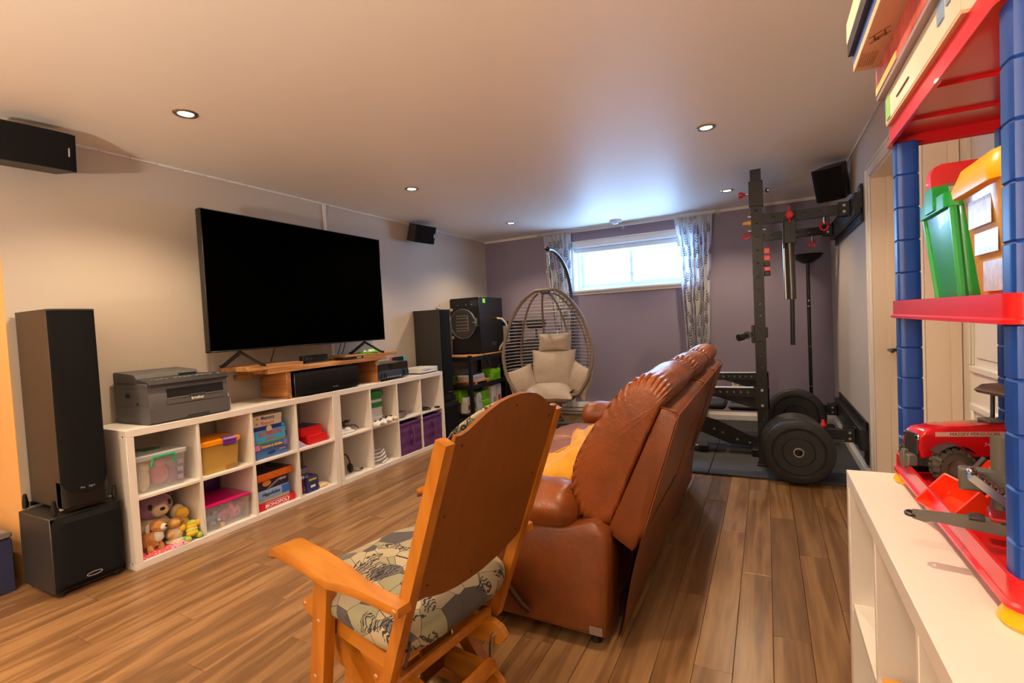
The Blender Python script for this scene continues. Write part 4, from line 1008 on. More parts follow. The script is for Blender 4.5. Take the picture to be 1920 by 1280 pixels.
# ---- mustard blanket
m_blk = M('mustard_fleece', (206, 148, 36), .9, var=.10, vscale=18, bump=.5, bscale=260, sheen=.15)
bl = thing('fleece_blanket', 'crumpled mustard yellow fleece blanket on the leather sofa seat', 'blanket', (-.895, 2.46, .462))
def blk(u, v):
    y = -.50+1.15*u; x = .17-.37*v-.05*sin(7*u+1)*v
    ed = min(1, min(u, 1-u)/.16, (1-v)/.16); ed = (1-(1-ed)**2)**.5
    h = .175*(1-v)**.9*(.85+.15*sin(3+5*u))+.045
    h += .017*sin(13*u+7*v+3*nz(u*2, v*2, 1))*(.5+.5*(1-v))+.012*sin(17*v-10*u+3*nz(u*2.5, v*2.5, 7))+.03*nz(u*2, v*2, 3)
    return (x+.02*nz(u*5, v*5, 4), y, max(.012, h*ed+.012))
def blk0(u, v): p = blk(u, v); return (p[0], p[1], .004)
obj('cloth', B().grid(blk, 70, 34, flip=True).grid(blk0, 20, 8), m_blk, bl, ang=80)
obj('hem', B().tube([tuple(c+d for c, d in zip(blk(k/50*.96+.02, .93), (0, 0, .004))) for k in range(51)], .006, 6), m_blk, bl)

# ================================================================== glider rocking chair
m_honey = wood_mat('honey_maple', (150, 86, 20), (174, 107, 28), (194, 128, 44), axis=0, scale=.6, rough=.30, rnd=.05, coat=.25, bump=.04)
m_honeyv = wood_mat('honey_maple_upright', (150, 86, 20), (172, 106, 28), (192, 126, 44), axis=2, scale=.6, rough=.30, rnd=.05, coat=.25, bump=.04)
m_plate = wood_mat('shaded_plywood', (112, 62, 14), (120, 67, 15), (128, 72, 17), axis=2, scale=.5, rough=.42, rnd=.02, rings=False, bump=.03)  # darker board; the shade on the chair back is put into its colour
def patch_fabric():
    m = bpy.data.materials.new('patterned_fabric'); m.use_nodes = True
    nt = m.node_tree; p = nt.nodes['Principled BSDF']; N = nt.nodes.new; L = nt.links.new
    tc = N('ShaderNodeTexCoord')
    v = N('ShaderNodeTexVoronoi'); v.inputs['Scale'].default_value = 14.0; L(tc.outputs['Object'], v.inputs['Vector'])
    base = ramp(nt, v.outputs['Color'], [(0, (150, 138, 116)), (.28, (166, 154, 128)), (.45, (96, 92, 90)), (.6, (138, 136, 110)), (.76, (74, 70, 70)), (.83, (160, 148, 124))])
    for nd in nt.nodes:
        if nd.type == 'VALTORGB': nd.color_ramp.interpolation = 'CONSTANT'
    w = N('ShaderNodeTexWave'); w.inputs['Scale'].default_value = 26; w.inputs['Distortion'].default_value = 14; w.inputs['Detail'].default_value = 2; w.inputs['Detail Scale'].default_value = 1.2
    L(tc.outputs['Object'], w.inputs['Vector'])
    n = N('ShaderNodeTexNoise'); n.inputs['Scale'].default_value = 6.0; L(tc.outputs['Object'], n.inputs['Vector'])
    gt = N('ShaderNodeMath'); gt.operation = 'GREATER_THAN'; gt.inputs[1].default_value = .52; L(n.outputs['Fac'], gt.inputs[0])
    g2 = N('ShaderNodeMath'); g2.operation = 'GREATER_THAN'; g2.inputs[1].default_value = .58; L(w.outputs['Fac'], g2.inputs[0])
    ml = N('ShaderNodeMath'); ml.operation = 'MULTIPLY'; L(gt.outputs[0], ml.inputs[0]); L(g2.outputs[0], ml.inputs[1])
    ve = N('ShaderNodeTexVoronoi'); ve.feature = 'DISTANCE_TO_EDGE'; ve.inputs['Scale'].default_value = 14.0; L(tc.outputs['Object'], ve.inputs['Vector'])
    lt = N('ShaderNodeMath'); lt.operation = 'LESS_THAN'; lt.inputs[1].default_value = .010; L(ve.outputs['Distance'], lt.inputs[0])
    mxx = N('ShaderNodeMath'); mxx.operation = 'MAXIMUM'; L(ml.outputs[0], mxx.inputs[0]); L(lt.outputs[0], mxx.inputs[1])
    mx = N('ShaderNodeMix'); mx.data_type = 'RGBA'; mx.inputs[7].default_value = (*srgb((44, 40, 44)), 1)
    L(mxx.outputs[0], mx.inputs[0]); L(base, mx.inputs[6]); L(mx.outputs[2], p.inputs['Base Color'])
    p.inputs['Roughness'].default_value = .9
    b = N('ShaderNodeBump'); b.inputs['Strength'].default_value = .4; b.inputs['Distance'].default_value = .001
    n3 = N('ShaderNodeTexNoise'); n3.inputs['Scale'].default_value = 500; L(tc.outputs['Object'], n3.inputs['Vector']); L(n3.outputs['Fac'], b.inputs['Height']); L(b.outputs['Normal'], p.inputs['Normal'])
    return m
m_patch = patch_fabric()
gl = thing('glider_chair', 'honey wood glider rocking chair with patterned cushions, in front of the leather sofa', 'rocking chair', (-.95, 1.235, 0), radians(171.5))
def bar(p0, p1, w, th, y, n=6, rnd=True):
    """flat board in the x-z plane from p0 to p1, width w, thickness th centred on y, rounded ends"""
    p0, p1 = Vector(p0), Vector(p1); d = (p1-p0).normalized(); q = Vector((-d.y, d.x)); r = w/2; poly = []
    if rnd:
        a0 = math.atan2(q.y, q.x)
        for k in range(n+1): a = a0+pi*k/n; poly.append((p0.x+r*cos(a), p0.y+r*sin(a)))
        for k in range(n+1): a = a0+pi+pi*k/n; poly.append((p1.x+r*cos(a), p1.y+r*sin(a)))
    else: poly = [tuple(p0+q*r), tuple(p0-q*r), tuple(p1-q*r), tuple(p1+q*r)]
    return B().prism(poly, y-th/2, y+th/2, 'y')
def bolt(p, y, s, r=.009): return B().lathe([(0, .004), (r*.7, .003), (r, 0), (0, 0)][::-1], 14, frame((p[0], y, p[1]), (1, 0, 0), (0, 0, -s)))
for s in (1, -1):
    obj('back_stile', bar((-.335+.016, .978), (-.035, .235), .036, .032, s*.249, rnd=False), m_honeyv, gl)
    obj('seat_rail', bar((.338, .385), (-.045, .338), .048, .026, s*.219), m_honey, gl)
    obj('front_post', bar((.172, .585), (.247, .135), .064, .034, s*.262, rnd=False), m_honeyv, gl)
    obj('diagonal_leg', bar((.262, .36), (-.02, .045), .050, .036, s*.197), m_honeyv, gl)
    obj('upper_glide_plate', B().prism([(.30, .30), (.33, .27), (.335, .235), (.30, .20), (.10, .175), (-.09, .185), (-.125, .195), (-.143, .222), (-.125, .250), (-.09, .262), (.05, .262)], s*.170-.012, s*.170+.012, 'y'), m_honey, gl)
    obj('lower_glide_plate', B().prism([(.30, .13), (.30, .075), (-.06, .045), (-.12, .040), (-.155, .062), (-.150, .095), (-.11, .130), (-.06, .135)], s*.130-.012, s*.130+.012, 'y'), m_honey, gl)
    obj('floor_runner', B().box(-.165, .33, s*.150-.02, s*.150+.02, .0, .042, .004), m_honey, gl)
    for xr in (-.10, .24):
        lk = B(); yy = s*.150
        lk.tube([(xr, yy+s*.012, .222), (xr, yy-s*.004, .222), (xr+.004, yy-s*.008, .20), (xr+.012, yy-s*.008, .10), (xr+.012, yy-s*.006, .078), (xr+.004, yy-s*.008, .066), (xr+.004, yy-s*.03, .066)], .0065, 8)
        obj('swing_link', lk, m_chrome, gl, label='bent steel swing link')
    # armrest, a shaped board
    st = [(.368, .300, .574, .030), (.355, .302, .590, .062), (.320, .306, .607, .084), (.28, .310, .617, .092), (.15, .308, .604, .092), (.05, .302, .582, .090), (.025, .298, .577, .072), (-.03, .290, .566, .050), (-.10, .284, .557, .044), (-.178, .280, .551, .044)]
    vs = []; fs = []
    for (x, y, z, wd) in st:
        for (a, c) in ((-1, -.5), (-.94, -1), (.94, -1), (1, -.5), (1, .5), (.94, 1), (-.94, 1), (-1, .5)):
            vs.append((x, s*(y+a*wd/2), z+c*.012))
    n = 8
    for j in range(len(st)-1):
        for k in range(n):
            k2 = (k+1) % n; f = (j*n+k, (j+1)*n+k, (j+1)*n+k2, j*n+k2); fs.append(f if s < 0 else f[::-1])
    e = [tuple(range(n)), tuple(range(len(st)*n-1, (len(st)-1)*n-1, -1))]
    fs += [f if s < 0 else f[::-1] for f in e]
    obj('armrest', B().add(vs, fs), m_honey, gl, ang=30)
    for (p, y) in (((.352, .388), .232), ((-.03, .315), .266), ((.205, .40), .279), ((.240, .22), .279), ((-.165, .551), .303)):
        obj('bolt_cap', bolt(p, s*y, s), M('bolt_cap_tan', (170, 120, 76), .4, .3), gl)
def cross(x, z, w, h, y0, y1, rnd=.012): return B().box(x-w/2, x+w/2, y0, y1, z-h/2, z+h/2, rnd)
obj('rear_cross_rail', cross(-.055, .338, .034, .036, -.232, .232), m_honey, gl)
obj('lower_cross_rail', cross(-.045, .262, .024, .034, -.205, .205, .006), m_honey, gl)
obj('front_cross_rail', cross(.32, .378, .022, .036, -.206, .206, .006), m_honey, gl)
obj('base_cross_rail', cross(-.125, .160, .044, .052, -.118, .25, .018), m_honey, gl)
obj('floor_cross_rail', cross(-.135, .062, .030, .036, -.150, .150, .005), m_honey, gl)
obj('floor_cross_rail', cross(.22, .062, .030, .036, -.150, .150, .005), m_honey, gl)
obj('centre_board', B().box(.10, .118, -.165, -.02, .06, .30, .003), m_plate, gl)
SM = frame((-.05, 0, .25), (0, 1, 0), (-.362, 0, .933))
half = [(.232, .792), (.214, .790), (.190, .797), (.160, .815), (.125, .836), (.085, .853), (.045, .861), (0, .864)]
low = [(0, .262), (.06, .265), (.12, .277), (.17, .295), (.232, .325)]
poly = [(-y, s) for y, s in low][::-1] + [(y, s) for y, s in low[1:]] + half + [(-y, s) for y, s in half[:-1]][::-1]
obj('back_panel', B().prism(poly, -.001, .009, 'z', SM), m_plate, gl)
for (y, s) in ((-.2, .35), (.2, .35), (-.2, .56), (.2, .56), (-.2, .76), (.2, .76), (0, .29), (0, .83)):
    obj('screw_head', B().lathe([(0, .0015), (.0035, .001), (.004, 0), (0, 0)][::-1], 10, SM @ frame((y, s, -.001), (1, 0, 0), (0, -1, 0))), m_seam, gl)
def bcush(u, v):
    y = -.222+.444*v; ay = abs(y)
    tp = .838-.62*ay**1.6 if ay < .21 else .775
    e = (1-min(1, abs(2*v-1))**6)**.5
    th = 2*pi*u; sg = lambda t, k: math.copysign(abs(t)**k, t)
    s0, s1 = .26, tp; sc = (s0+s1)/2; sh = (s1-s0)/2
    return SM @ Vector((y, sc+sh*(.9+.1*e)*sg(sin(th), .45), .034+.024*max(.25, e)*(1-.5*max(0, sin(th))**3)*sg(cos(th), .6)))
obj('back_cushion', B().grid(bcush, 40, 26, wu=True, flip=True), m_patch, gl, ang=70)
CM = Matrix.Translation((.10, 0, .432)) @ Matrix.Rotation(radians(-7.5), 4, 'Y')
sc_ = B().ell((0, 0, 0), (.245, .262, .056), 44, 16, e=.42, e2=.62)
for i, (x, y, z) in enumerate(sc_.v):
    sc_.v[i] = tuple(CM @ Vector((x+.006*nz(x*8, y*8, 1), y+.006*nz(x*8, y*8, 5), z+.007*nz(x*9, y*9, 3)+(.010*(1-(x/.25)**2)*(1-(y/.27)**2) if z > 0 else 0))))
obj('seat_cushion', sc_, m_patch, gl, ang=70)
obj('cushion_tie', B().tube([(-.10, .20, .43), (-.125, .225, .40), (-.12, .24, .36)], .005, 5), m_seam, gl)

# ================================================================== home gym corner
m_rack = M('rack_black', (30, 30, 31), 0.42, .25, bump=.15, bscale=1400)
m_steel = M('bright_steel', (188, 188, 190), .25, 1.0)
m_red = M('red_knob', (190, 22, 34), .35)
m_mat = M('rubber_mat', (52, 52, 54), .72, var=.12, vscale=60, bump=.25, bscale=500)
m_rub = M('bumper_rubber', (30, 30, 31), .5, var=.1, vscale=40, bump=.15, bscale=500)
def floor_mat(x0, x1, y0, y1, label):
    t = thing('floor_mat', label, 'mat', ((x0+x1)/2, (y0+y1)/2, 0), 0, 'black rubber gym mats')
    a, c = (x1-x0)/2-.002, (y1-y0)/2-.002
    obj('rubber_slab', B().box(-a, a, -c, c, .0005, .018, .004), m_mat, t)
floor_mat(-.43, XR-.017, 4.03, 5.07, 'black rubber gym mat under the big bumper plates at the right wall')
floor_mat(-1.50, -.43, 4.03, 5.07, 'black rubber gym mat beside the far end of the leather sofa')
floor_mat(-.43, XR-.017, 5.07, 6.10, 'black rubber gym mat in the far right corner under the tall lamp')
floor_mat(-1.50, -.43, 5.07, 6.10, 'black rubber gym mat before the heater, right of the egg chair')

def holed_bar(p0, p1, wd, hole_dir, spacing, r, first=.05, skip=(), n=14, thick=None):
    """square steel tube along p0->p1; through-holes bored in the faces normal to hole_dir"""
    p0, p1 = Vector(p0), Vector(p1); L_ = (p1-p0).length; ax = (p1-p0)/L_; h = Vector(hole_dir); q = ax.cross(h)
    th = thick or wd; b = B(); hw = wd/2
    cs = []; s = first
    while s < L_-first*.6:
        cs.append(s); s += spacing
    for sg in (1, -1):
        # the two bored faces: strips between holes made of ring quads
        prev = 0.0
        off = h*(th/2*sg)
        def pt(a, c): return p0+ax*a+q*c+off
        for s in cs+[None]:
            e = L_ if s is None else s-r*1.35
            f = [pt(prev, -hw), pt(e, -hw), pt(e, hw), pt(prev, hw)]
            b.add(f if sg > 0 else f[::-1], [(0, 1, 2, 3)])
            if s is None: break
            sq = r*1.35; outer = []; inner = []
            for k in range(n):
                t = 2*pi*(k+.5)/n; cx, cy = cos(t), sin(t)
                mx = max(abs(cx)/sq, abs(cy)/hw)
                outer.append(pt(s+cx/mx, cy/mx)); inner.append(pt(s+cx*r, cy*r))
            # corners of the square cell are filled by quads between successive outer points (flat), good enough with corner fans
            vs = outer+inner; fs = []
            for k in range(n):
                k2 = (k+1) % n; fs.append((k, k2, n+k2, n+k))
            b.add(vs, [f if sg > 0 else f[::-1] for f in fs])
            crn = [pt(s+sx*sq, sy*hw) for sx, sy in ((1, 1), (-1, 1), (-1, -1), (1, -1))]
            for ci, (sx, sy) in enumerate(((1, 1), (-1, 1), (-1, -1), (1, -1))):
                best = [k for k in range(n) if (cos(2*pi*(k+.5)/n)*sx > 0 and sin(2*pi*(k+.5)/n)*sy > 0)]
                best.sort()
                if best and best[-1]-best[0] > n/2: best = [k for k in best if k > n/2]+[k for k in best if k <= n/2]
                tri = [crn[ci]]+[outer[k] for k in best]
                for i in range(1, len(tri)-1):
                    f = [tri[0], tri[i], tri[i+1]]; b.add(f[::-1] if sg > 0 else f, [(0, 1, 2)])
                # edge slivers next to the corner
            prev = s+sq
    for sg in (1, -1):
        o = q*(hw*sg); f = [p0+o-h*th/2, p1+o-h*th/2, p1+o+h*th/2, p0+o+h*th/2]
        b.add(f if sg < 0 else f[::-1], [(0, 1, 2, 3)])
    for p, sg in ((p0, -1), (p1, 1)):
        f = [p-q*hw-h*th/2, p+q*hw-h*th/2, p+q*hw+h*th/2, p-q*hw+h*th/2]
        b.add(f if sg > 0 else f[::-1], [(0, 1, 2, 3)])
    for s in cs:   # sleeves of the bores
        c0 = p0+ax*s-h*(th/2); c1 = p0+ax*s+h*(th/2); vs = []
        for c in (c0, c1):
            for k in range(n):
                t = 2*pi*(k+.5)/n; vs.append(c+ax*cos(t)*r+q*sin(t)*r)
        b.add(vs, [(n+k, n+(k+1) % n, (k+1) % n, k) for k in range(n)])
    return b
RX, RY0, RY1 = -.045, 4.36, 5.42
rk = thing('power_rack', 'black wall-mounted folding power rack with drilled steel uprights, right of the sofa', 'power rack', (.28, 4.9, 0))
def R(p): return (p[0]-.28, p[1]-4.9, p[2])
YH = (0, 1, 0); ZH = (0, 0, 1); XH = (1, 0, 0)
for y in (RY0, RY1):
    # hole axis along y; lower bores wider apart
    obj('upright', holed_bar(R((RX, y, .020)), R((RX, y, 2.33)), .076, YH, .1016, .0125, first=.06), m_rack, rk)
    obj('upright_foot', B().box(*[v for v in (RX-.05-.28, RX+.05-.28, y-.05-4.9, y+.05-4.9)], .0195, .032, .003), m_rack, rk)
    for z, r0 in ((1.945, 0), (.295, 0)):
        obj('wall_arm', holed_bar(R((RX+.040, y, z)), R((.50, y, z)), .072, YH, .1016, .0125, first=.075, thick=.060), m_rack, rk)
        obj('hinge_bracket', B().box(.485-.28, .56-.28, y-4.9-.045, y-4.9-.033, z-.05, z+.05, .002).box(.485-.28, .56-.28, y-4.9+.033, y-4.9+.045, z-.05, z+.05, .002).box(.55-.28, .562-.28, y-4.9-.045, y-4.9+.045, z-.06, z+.06, .002), m_rack, rk)
        for dz in (-.022, .022): obj('hinge_bolt', B().cyl(R((.52, y-.053, z+dz)), R((.52, y-.044, z+dz)), .011, n=6), m_steel, rk)
        pk = B(); px = .40 if z > 1 else .36
        sg = -1 if z > 1 else 1
        pk.cyl(R((px, y, z+sg*.032)), R((px, y, z+sg*.085)), .008, n=10)
        o = obj('locking_pin', pk, m_steel, rk)
        if z > 1: obj('pin_grip', B().tube([R((px+.025*cos(k*pi/6), y, z-.105+.028*sin(k*pi/6))) for k in range(12)], .007, 6, closed=True), m_red, o)
        else: obj('pin_grip', B().lathe([(0, 0), (.022, .004), (.026, .02), (.014, .04), (.010, .062), (0, .066)], 14, tr(*R((px, y, z+.04)))), m_red, o)
# wall stringers: two flanged drilled rails at each height
for z in (1.945, .30):
    st_ = B(); y0, y1 = RY0-.20, RY1+.20
    obj('wall_stringer', B().box(.562-.28, .600-.28, y0-4.9, y1-4.9, z-.075, z+.075, .003), m_rack, rk)
    for dz in ((-.10,), (.10,))[0 if z > 1 else 1:][:1]:
        obj('drilled_flange', holed_bar(R((.604, y0, z+dz[0])), R((.604, y1, z+dz[0])), .055, XH, .1016, .012, first=.06, thick=.010), m_rack, rk)
    pl_ = B().box(.597-.28, .609-.28, y0-4.9, y0+.09-4.9, z-.17 if z < 1 else z-.03, z+.13, .002)
    obj('end_plate', pl_, m_rack, rk)
    for dy in (.03,): obj('lag_bolt', B().cyl(R((.595, y0+.045, z+(.10 if z > 1 else -.14))), R((.585, y0+.045, z+(.10 if z > 1 else -.14))), .011, n=6), m_steel, rk)
# spotter arms
for y in (RY0, RY1):
    sp = holed_bar(R((RX-.042, y, .597)), R((RX-.60, y, .597)), .070, YH, .0508, .0105, first=.06, thick=.060)
    a = obj('spotter_arm', sp, m_rack, rk)
    obj('gusset', B().prism([(RX-.042-.28, .562), (RX-.36-.28, .562), (RX-.30-.28, .545), (RX-.042-.28, .46)], y-4.9-.006, y-4.9+.006, 'y'), m_rack, a)
    obj('bracket', B().box(RX-.052-.28, RX+.050-.28, y-4.9-.046, y-4.9-.039, .47, .64, .002).box(RX+.039-.28, RX+.050-.28, y-4.9-.046, y-4.9+.046, .47, .64, .002), m_rack, a)
    obj('liner', B().box(RX-.60-.28, RX-.06-.28, y-4.9-.028, y-4.9+.028, .632, .638, .002), M('liner_white', (200, 208, 214), .4), a)
    for z in (.50, .62): obj('bolt', B().cyl(R((RX, y-.053, z)), R((RX, y-.044, z)), .012, n=6), m_steel, a)
# cross beam between the uprights
obj('cross_beam', holed_bar(R((RX, RY0+.04, 2.27)), R((RX, RY1-.04, 2.27)), .07, XH, .1016, .012, first=.1, thick=.06), m_rack, rk)
# attachments on the near upright
for (x0, x1, z, r, kx) in ((RX-.10, RX-.040, 2.15, .020, -1),):
    a = obj('pull_pin', B().cyl(R((x1, RY0-.02, z)), R((x0+.03, RY0-.02, z)), .010, n=10), m_steel, rk)
    obj('pin_knob', B().lathe([(0, 0), (.010, 0), (.012, .02), (.024, .026), (.024, .05), (0, .054)], 12, frame(R((x0+.03, RY0-.02, z)), (0, 1, 0), (0, 0, 1)) @ Matrix.Rotation(pi, 4, 'X')), m_red, a)
obj('top_plate', B().box(RX-.050-.28, RX+.050-.28, RY0-.0475-4.9, RY0-.0395-4.9, 2.05, 2.24, .002).box(RX-.05-.28, RX-.0395-.28, RY0-.047-4.9, RY0+.047-4.9, 2.05, 2.24, .002).box(RX+.0395-.28, RX+.05-.28, RY0-.047-4.9, RY0+.047-4.9, 2.05, 2.24, .002), m_rack, rk)
for sx in (-1, 1):
    for z in (1.98, 1.87): obj('bolt', B().cyl(R((RX+sx*.039, RY0, z)), R((RX+sx*.062, RY0, z)), .013, n=6), m_steel, rk)
t_ = obj('ball_knob', B().ell(R((RX+.085, RY0, 2.165)), .020, 12, 8).cyl(R((RX+.04, RY0, 2.165)), R((RX+.075, RY0, 2.165)), .006, n=8), m_steel, rk)
obj('band_peg', B().lathe([(0, -.06), (.012, -.055), (.020, -.02), (.020, .0), (0, 0)], 12, frame(R((RX-.04, RY0-.03, 1.925)), (0, 1, 0), (0, 0, 1)) @ Matrix.Rotation(0, 4, 'X')), M('peg_amber', (214, 164, 60), .35), rk)
obj('ring_pull', B().tube([R((RX-.075+.024*cos(k*pi/6), RY0-.03, 1.825+.020*sin(k*pi/6))) for k in range(12)], .006, 6, closed=True), m_red, rk)
for k, (z, h, mm) in enumerate(((1.70, .045, 0), (1.645, .04, 0), (1.600, .035, 1), (1.560, .03, 0), (1.525, .035, 1))):
    obj('clip', B().box(RX+.040-.28, RX+.085-.28, RY0-.02-4.9, RY0+.02-4.9, z-h/2, z+h/2, .005), M('clip_pink', (214, 92, 100), .4) if mm == 0 else m_black, rk)
# j-cups with rollers, left and right of the upright
jc = obj('roller_cup', B().box(RX-.062-.28, RX-.0395-.28, RY0-.045-4.9, RY0+.045-4.9, .99, 1.13, .004).box(RX+.0395-.28, RX+.055-.28, RY0-.03-4.9, RY0+.03-4.9, 1.03, 1.11, .003), m_rack, rk)
obj('roller', B().cyl(R((RX-.090, RY0-.075, 1.055)), R((RX-.090, RY0+.05, 1.055)), .030, n=18).cyl(R((RX-.145, RY0-.115, 1.04)), R((RX-.06, RY0-.03, 1.06)), .018, n=14), m_darkmetal, jc)
obj('roller_cap', B().cyl(R((RX-.150, RY0-.120, 1.039)), R((RX-.120, RY0-.090, 1.046)), .028, n=18), m_black, jc)
for z in (.70, .66, .64): pass
# hanging landmine tube on the near upper arm
hg = thing('hanging_bar_holder', 'black bar holder hanging down from the upper rack arm, red star knob on top', 'bar holder', (.175, 4.315, 1.90))
obj('bracket', B().box(-.040, .040, -.035, .03, -.165, .008, .004).box(-.048, -.038, -.04, .035, -.20, .01, .002), m_rack, hg)
obj('sleeve', B().cyl((0, 0, -.165), (0.004, 0, -.585), .030, n=20), M('sleeve_gunmetal', (84, 82, 80), .3, .9), hg)
obj('side_rod', B().cyl((-.040, 0, -.165), (-.036, 0, -.58), .010, n=10), m_steel, hg)
obj('shaft', B().cyl((0.004, 0, -.585), (.0, 0, -.93), .016, n=14), m_rack, hg)
kn = B()
for k in range(6): kn.ell((.0+.019*cos(k*pi/3), -.052, .04+.019*sin(k*pi/3)), (.012, .012, .012), 8, 6)
kn.cyl((0, -.062, .04), (0, -.040, .04), .020, n=16)
obj('star_knob', kn, m_red, hg)
obj('pin', B().cyl((0, -.05, -.02), (0, -.05, .105), .006, n=8), m_red, hg)

# ---- bumper plates
def plate(x, y, R_, th, label, tilt=0, lean=0):
    t = thing('bumper_plate', label, 'weight plate', (x, y, .0185+R_), 0, 'black bumper plates', rot=(0, 0, tilt))
    M_ = frame((0, 0, 0), (1, 0, 0), (0, 0, 1))      # lathe z -> world -y
    hub = .048
    pr_ = [(.026, 0), (hub, 0), (.095, .002), (.098, -.004), (.101, -.004), (.104, .001), (R_-.070, .001), (R_-.066, -.006), (R_-.060, -.006), (R_-.055, .005), (R_-.014, .005), (R_-.003, -.003), (R_, -.012)]
    half_ = [(r, z+th/2) for r, z in pr_]
    prof_ = [(r, -z) for r, z in half_]+half_[::-1]
    b = B().lathe(prof_, 56, M_)
    obj('rubber_disc', b, m_rub, t)
    obj('hub_ring', B().lathe([(.0255, -th/2-.003), (.033, -th/2-.003), (.034, -th/2), (.034, th/2), (.033, th/2+.003), (.0255, th/2+.003), (.0255, -th/2-.003)], 28, M_), m_steel, t)
    return t
ps = [(.175, 3.965, .225, .075, 'largest front black bumper plate, facing the camera by the white bookshelf'),
      (.172, 4.055, .222, .055, 'second black bumper plate from the front of the row by the right wall'),
      (.165, 4.122, .222, .050, 'third black bumper plate from the front of the row by the right wall'),
      (.160, 4.186, .222, .050, 'fourth black bumper plate from the front of the row by the right wall'),
      (.160, 4.246, .222, .045, 'rearmost black bumper plate of the front row by the right wall'),
      (.215, 5.20, .245, .060, 'lone black bumper plate standing farther back inside the rack')]
for (x, y, r, th, lb) in ps: plate(x, y, r, th, lb)
for k, (txt, an) in enumerate((('15 KG', 150), ('15 KG', 330))):
    pass

# ---- adjustable bench inside the rack
bn = thing('weight_bench', 'low black adjustable weight bench behind the sofa, under the spotter arms', 'bench', (-.52, 4.88, .018))
m_pad = M('bench_pad', (20, 20, 21), .45, bump=.2, bscale=700)
obj('pad', B().box(-.55, .18, -.14, .14, .36, .42, .022), m_pad, bn)
obj('seat_pad', B().box(.20, .48, -.14, .14, .355, .41, .022), m_pad, bn)
obj('main_beam', holed_bar((-.50, 0, .27), (.43, 0, .06), .070, YH, .12, .010, first=.06, thick=.07), m_rack, bn)
obj('ladder_plate', B().prism([(-.10, .16), (.20, .04), (.42, .03), (.45, .08), (.10, .25), (-.10, .30)], -.055, -.045, 'y'), m_rack, bn)
obj('front_foot', B().box(.38, .45, -.30, .30, .0, .06, .006), m_rack, bn)
obj('rear_foot', B().box(-.50, -.43, -.28, .28, .0, .06, .006), m_rack, bn)
obj('rear_post', B().box(-.49, -.44, -.03, .03, .05, .36, .004), m_rack, bn)
for x, z in ((-.04, .20), (.07, .17), (.14, .14), (.26, .085), (.36, .06)): obj('bolt', B().cyl((x, -.062, z), (x, -.054, z), .013, n=6), m_steel, bn)
for s in (-1, 1): obj('wheel', B().cyl((-.465, s*.29, .03), (-.465, s*.31, .03), .03, n=16), m_black, bn)
hx = thing('hex_dumbbell', 'black dumbbell lying on the mat under the bench', 'dumbbell', (-.62, 4.66, .018+.045))
hb = B()
for s in (-1, 1): hb.cyl((s*.055, 0, 0), (s*.13, 0, 0), .052, .048, n=6)
obj('head', hb.cyl((.0, 0, 0), (.0001, 0, 0), .001, n=3), m_rub, hx)
obj('handle', B().cyl((-.06, 0, 0), (.06, 0, 0), .015, n=12), m_steel, hx)

# ---- torchiere floor lamp
lp = thing('floor_lamp', 'tall black torchiere floor lamp in the far right corner behind the rack', 'floor lamp', (.39, 5.90, .0185))
obj('bowl_shade', B().lathe([(.0, 1.675), (.045, 1.68), (.11, 1.725), (.142, 1.765), (.138, 1.768), (.10, 1.735), (.04, 1.70), (0, 1.695)], 28), M('lamp_black', (18, 18, 19), .5), lp)
for k, (z0, z1) in enumerate(((.02, .42), (.425, .83), (.835, 1.24), (1.245, 1.676))):
    obj('pole_section', B().cyl((0, 0, z0), (0, 0, z1), .0165, n=14), m_satin, lp)
for z in (.4225, .8325, 1.2425): obj('joint_ring', B().cyl((0, 0, z-.004), (0, 0, z+.004), .0185, n=14), m_steel, lp)
obj('base', B().lathe([(0, 0), (.125, 0), (.13, .008), (.12, .018), (.03, .028), (0, .03)], 28), m_satin, lp)
obj('dimmer_knob', B().cyl((0, -.016, 1.30), (0, -.026, 1.30), .008, n=10), m_steel, lp)

# ================================================================== far left corner: egg chair, freeze dryer, curtains
m_wick = M('wicker_brown_grey', (122, 108, 94), .55, var=.35, vscale=120, bump=.5, bscale=400)
m_strand = M('wicker_strand', (186, 180, 178), .45, var=.15, vscale=60)
m_polem = M('pole_graphite', (84, 86, 92), .35, .6)
m_cush = M('cushion_taupe', (178, 165, 152), .85, var=.04, vscale=14, bump=.3, bscale=500)
EC = Vector((-2.085, 4.93, 0)); EA = radians(-84)
eg = thing('egg_chair', 'brown-grey wicker hanging egg chair on a curved pole before the left curtain', 'hanging chair', EC, EA)
EZ = [(.345, 0.0), (.36, .16), (.40, .27), (.48, .36), (.60, .435), (.72, .472), (.85, .49), (.98, .478), (1.10, .445), (1.22, .402), (1.33, .340), (1.42, .272), (1.49, .20), (1.535, .125), (1.552, .06)]
def ER(z):
    for (a, r), (c, q) in zip(EZ, EZ[1:]):
        if a <= z <= c: t = (z-a)/(c-a); return r+(q-r)*t
    return 0
def epos(a, z, k=1.0):
    """a: azimuth from the back direction (0 = back, +-90 deg = rim)"""
    r = ER(z)*k
    dep = .74 if z < 1.2 else .74-.2*(z-1.2)/.35
    return (.10-dep*r*1.15*cos(a)-.16*(z-.85)*0, r*sin(a), z)
zs_ = [.365+(1.54-.365)*k/40 for k in range(41)]
def rimpt(s, z):
    zz = max(z, .40); x = .17-.10*(zz-.42)
    return (x, s*ER(zz if zz > .44 else .44)*(1 if zz > .44 else (zz-.40)/.04), zz+.03)
rim_pts = [rimpt(-1, z) for z in zs_[2:]]+[rimpt(1, z) for z in zs_[2:]][::-1]
obj('rim', B().tube(rim_pts, .019, 10, closed=True), m_wick, eg)
for a in (-52, -18, 18, 52):
    pts = []
    for z in zs_[1:]:
        p = epos(radians(a), z); pts.append(p)
    obj('rib', B().tube(pts, .0115, 8), m_wick, eg)
sb = B()
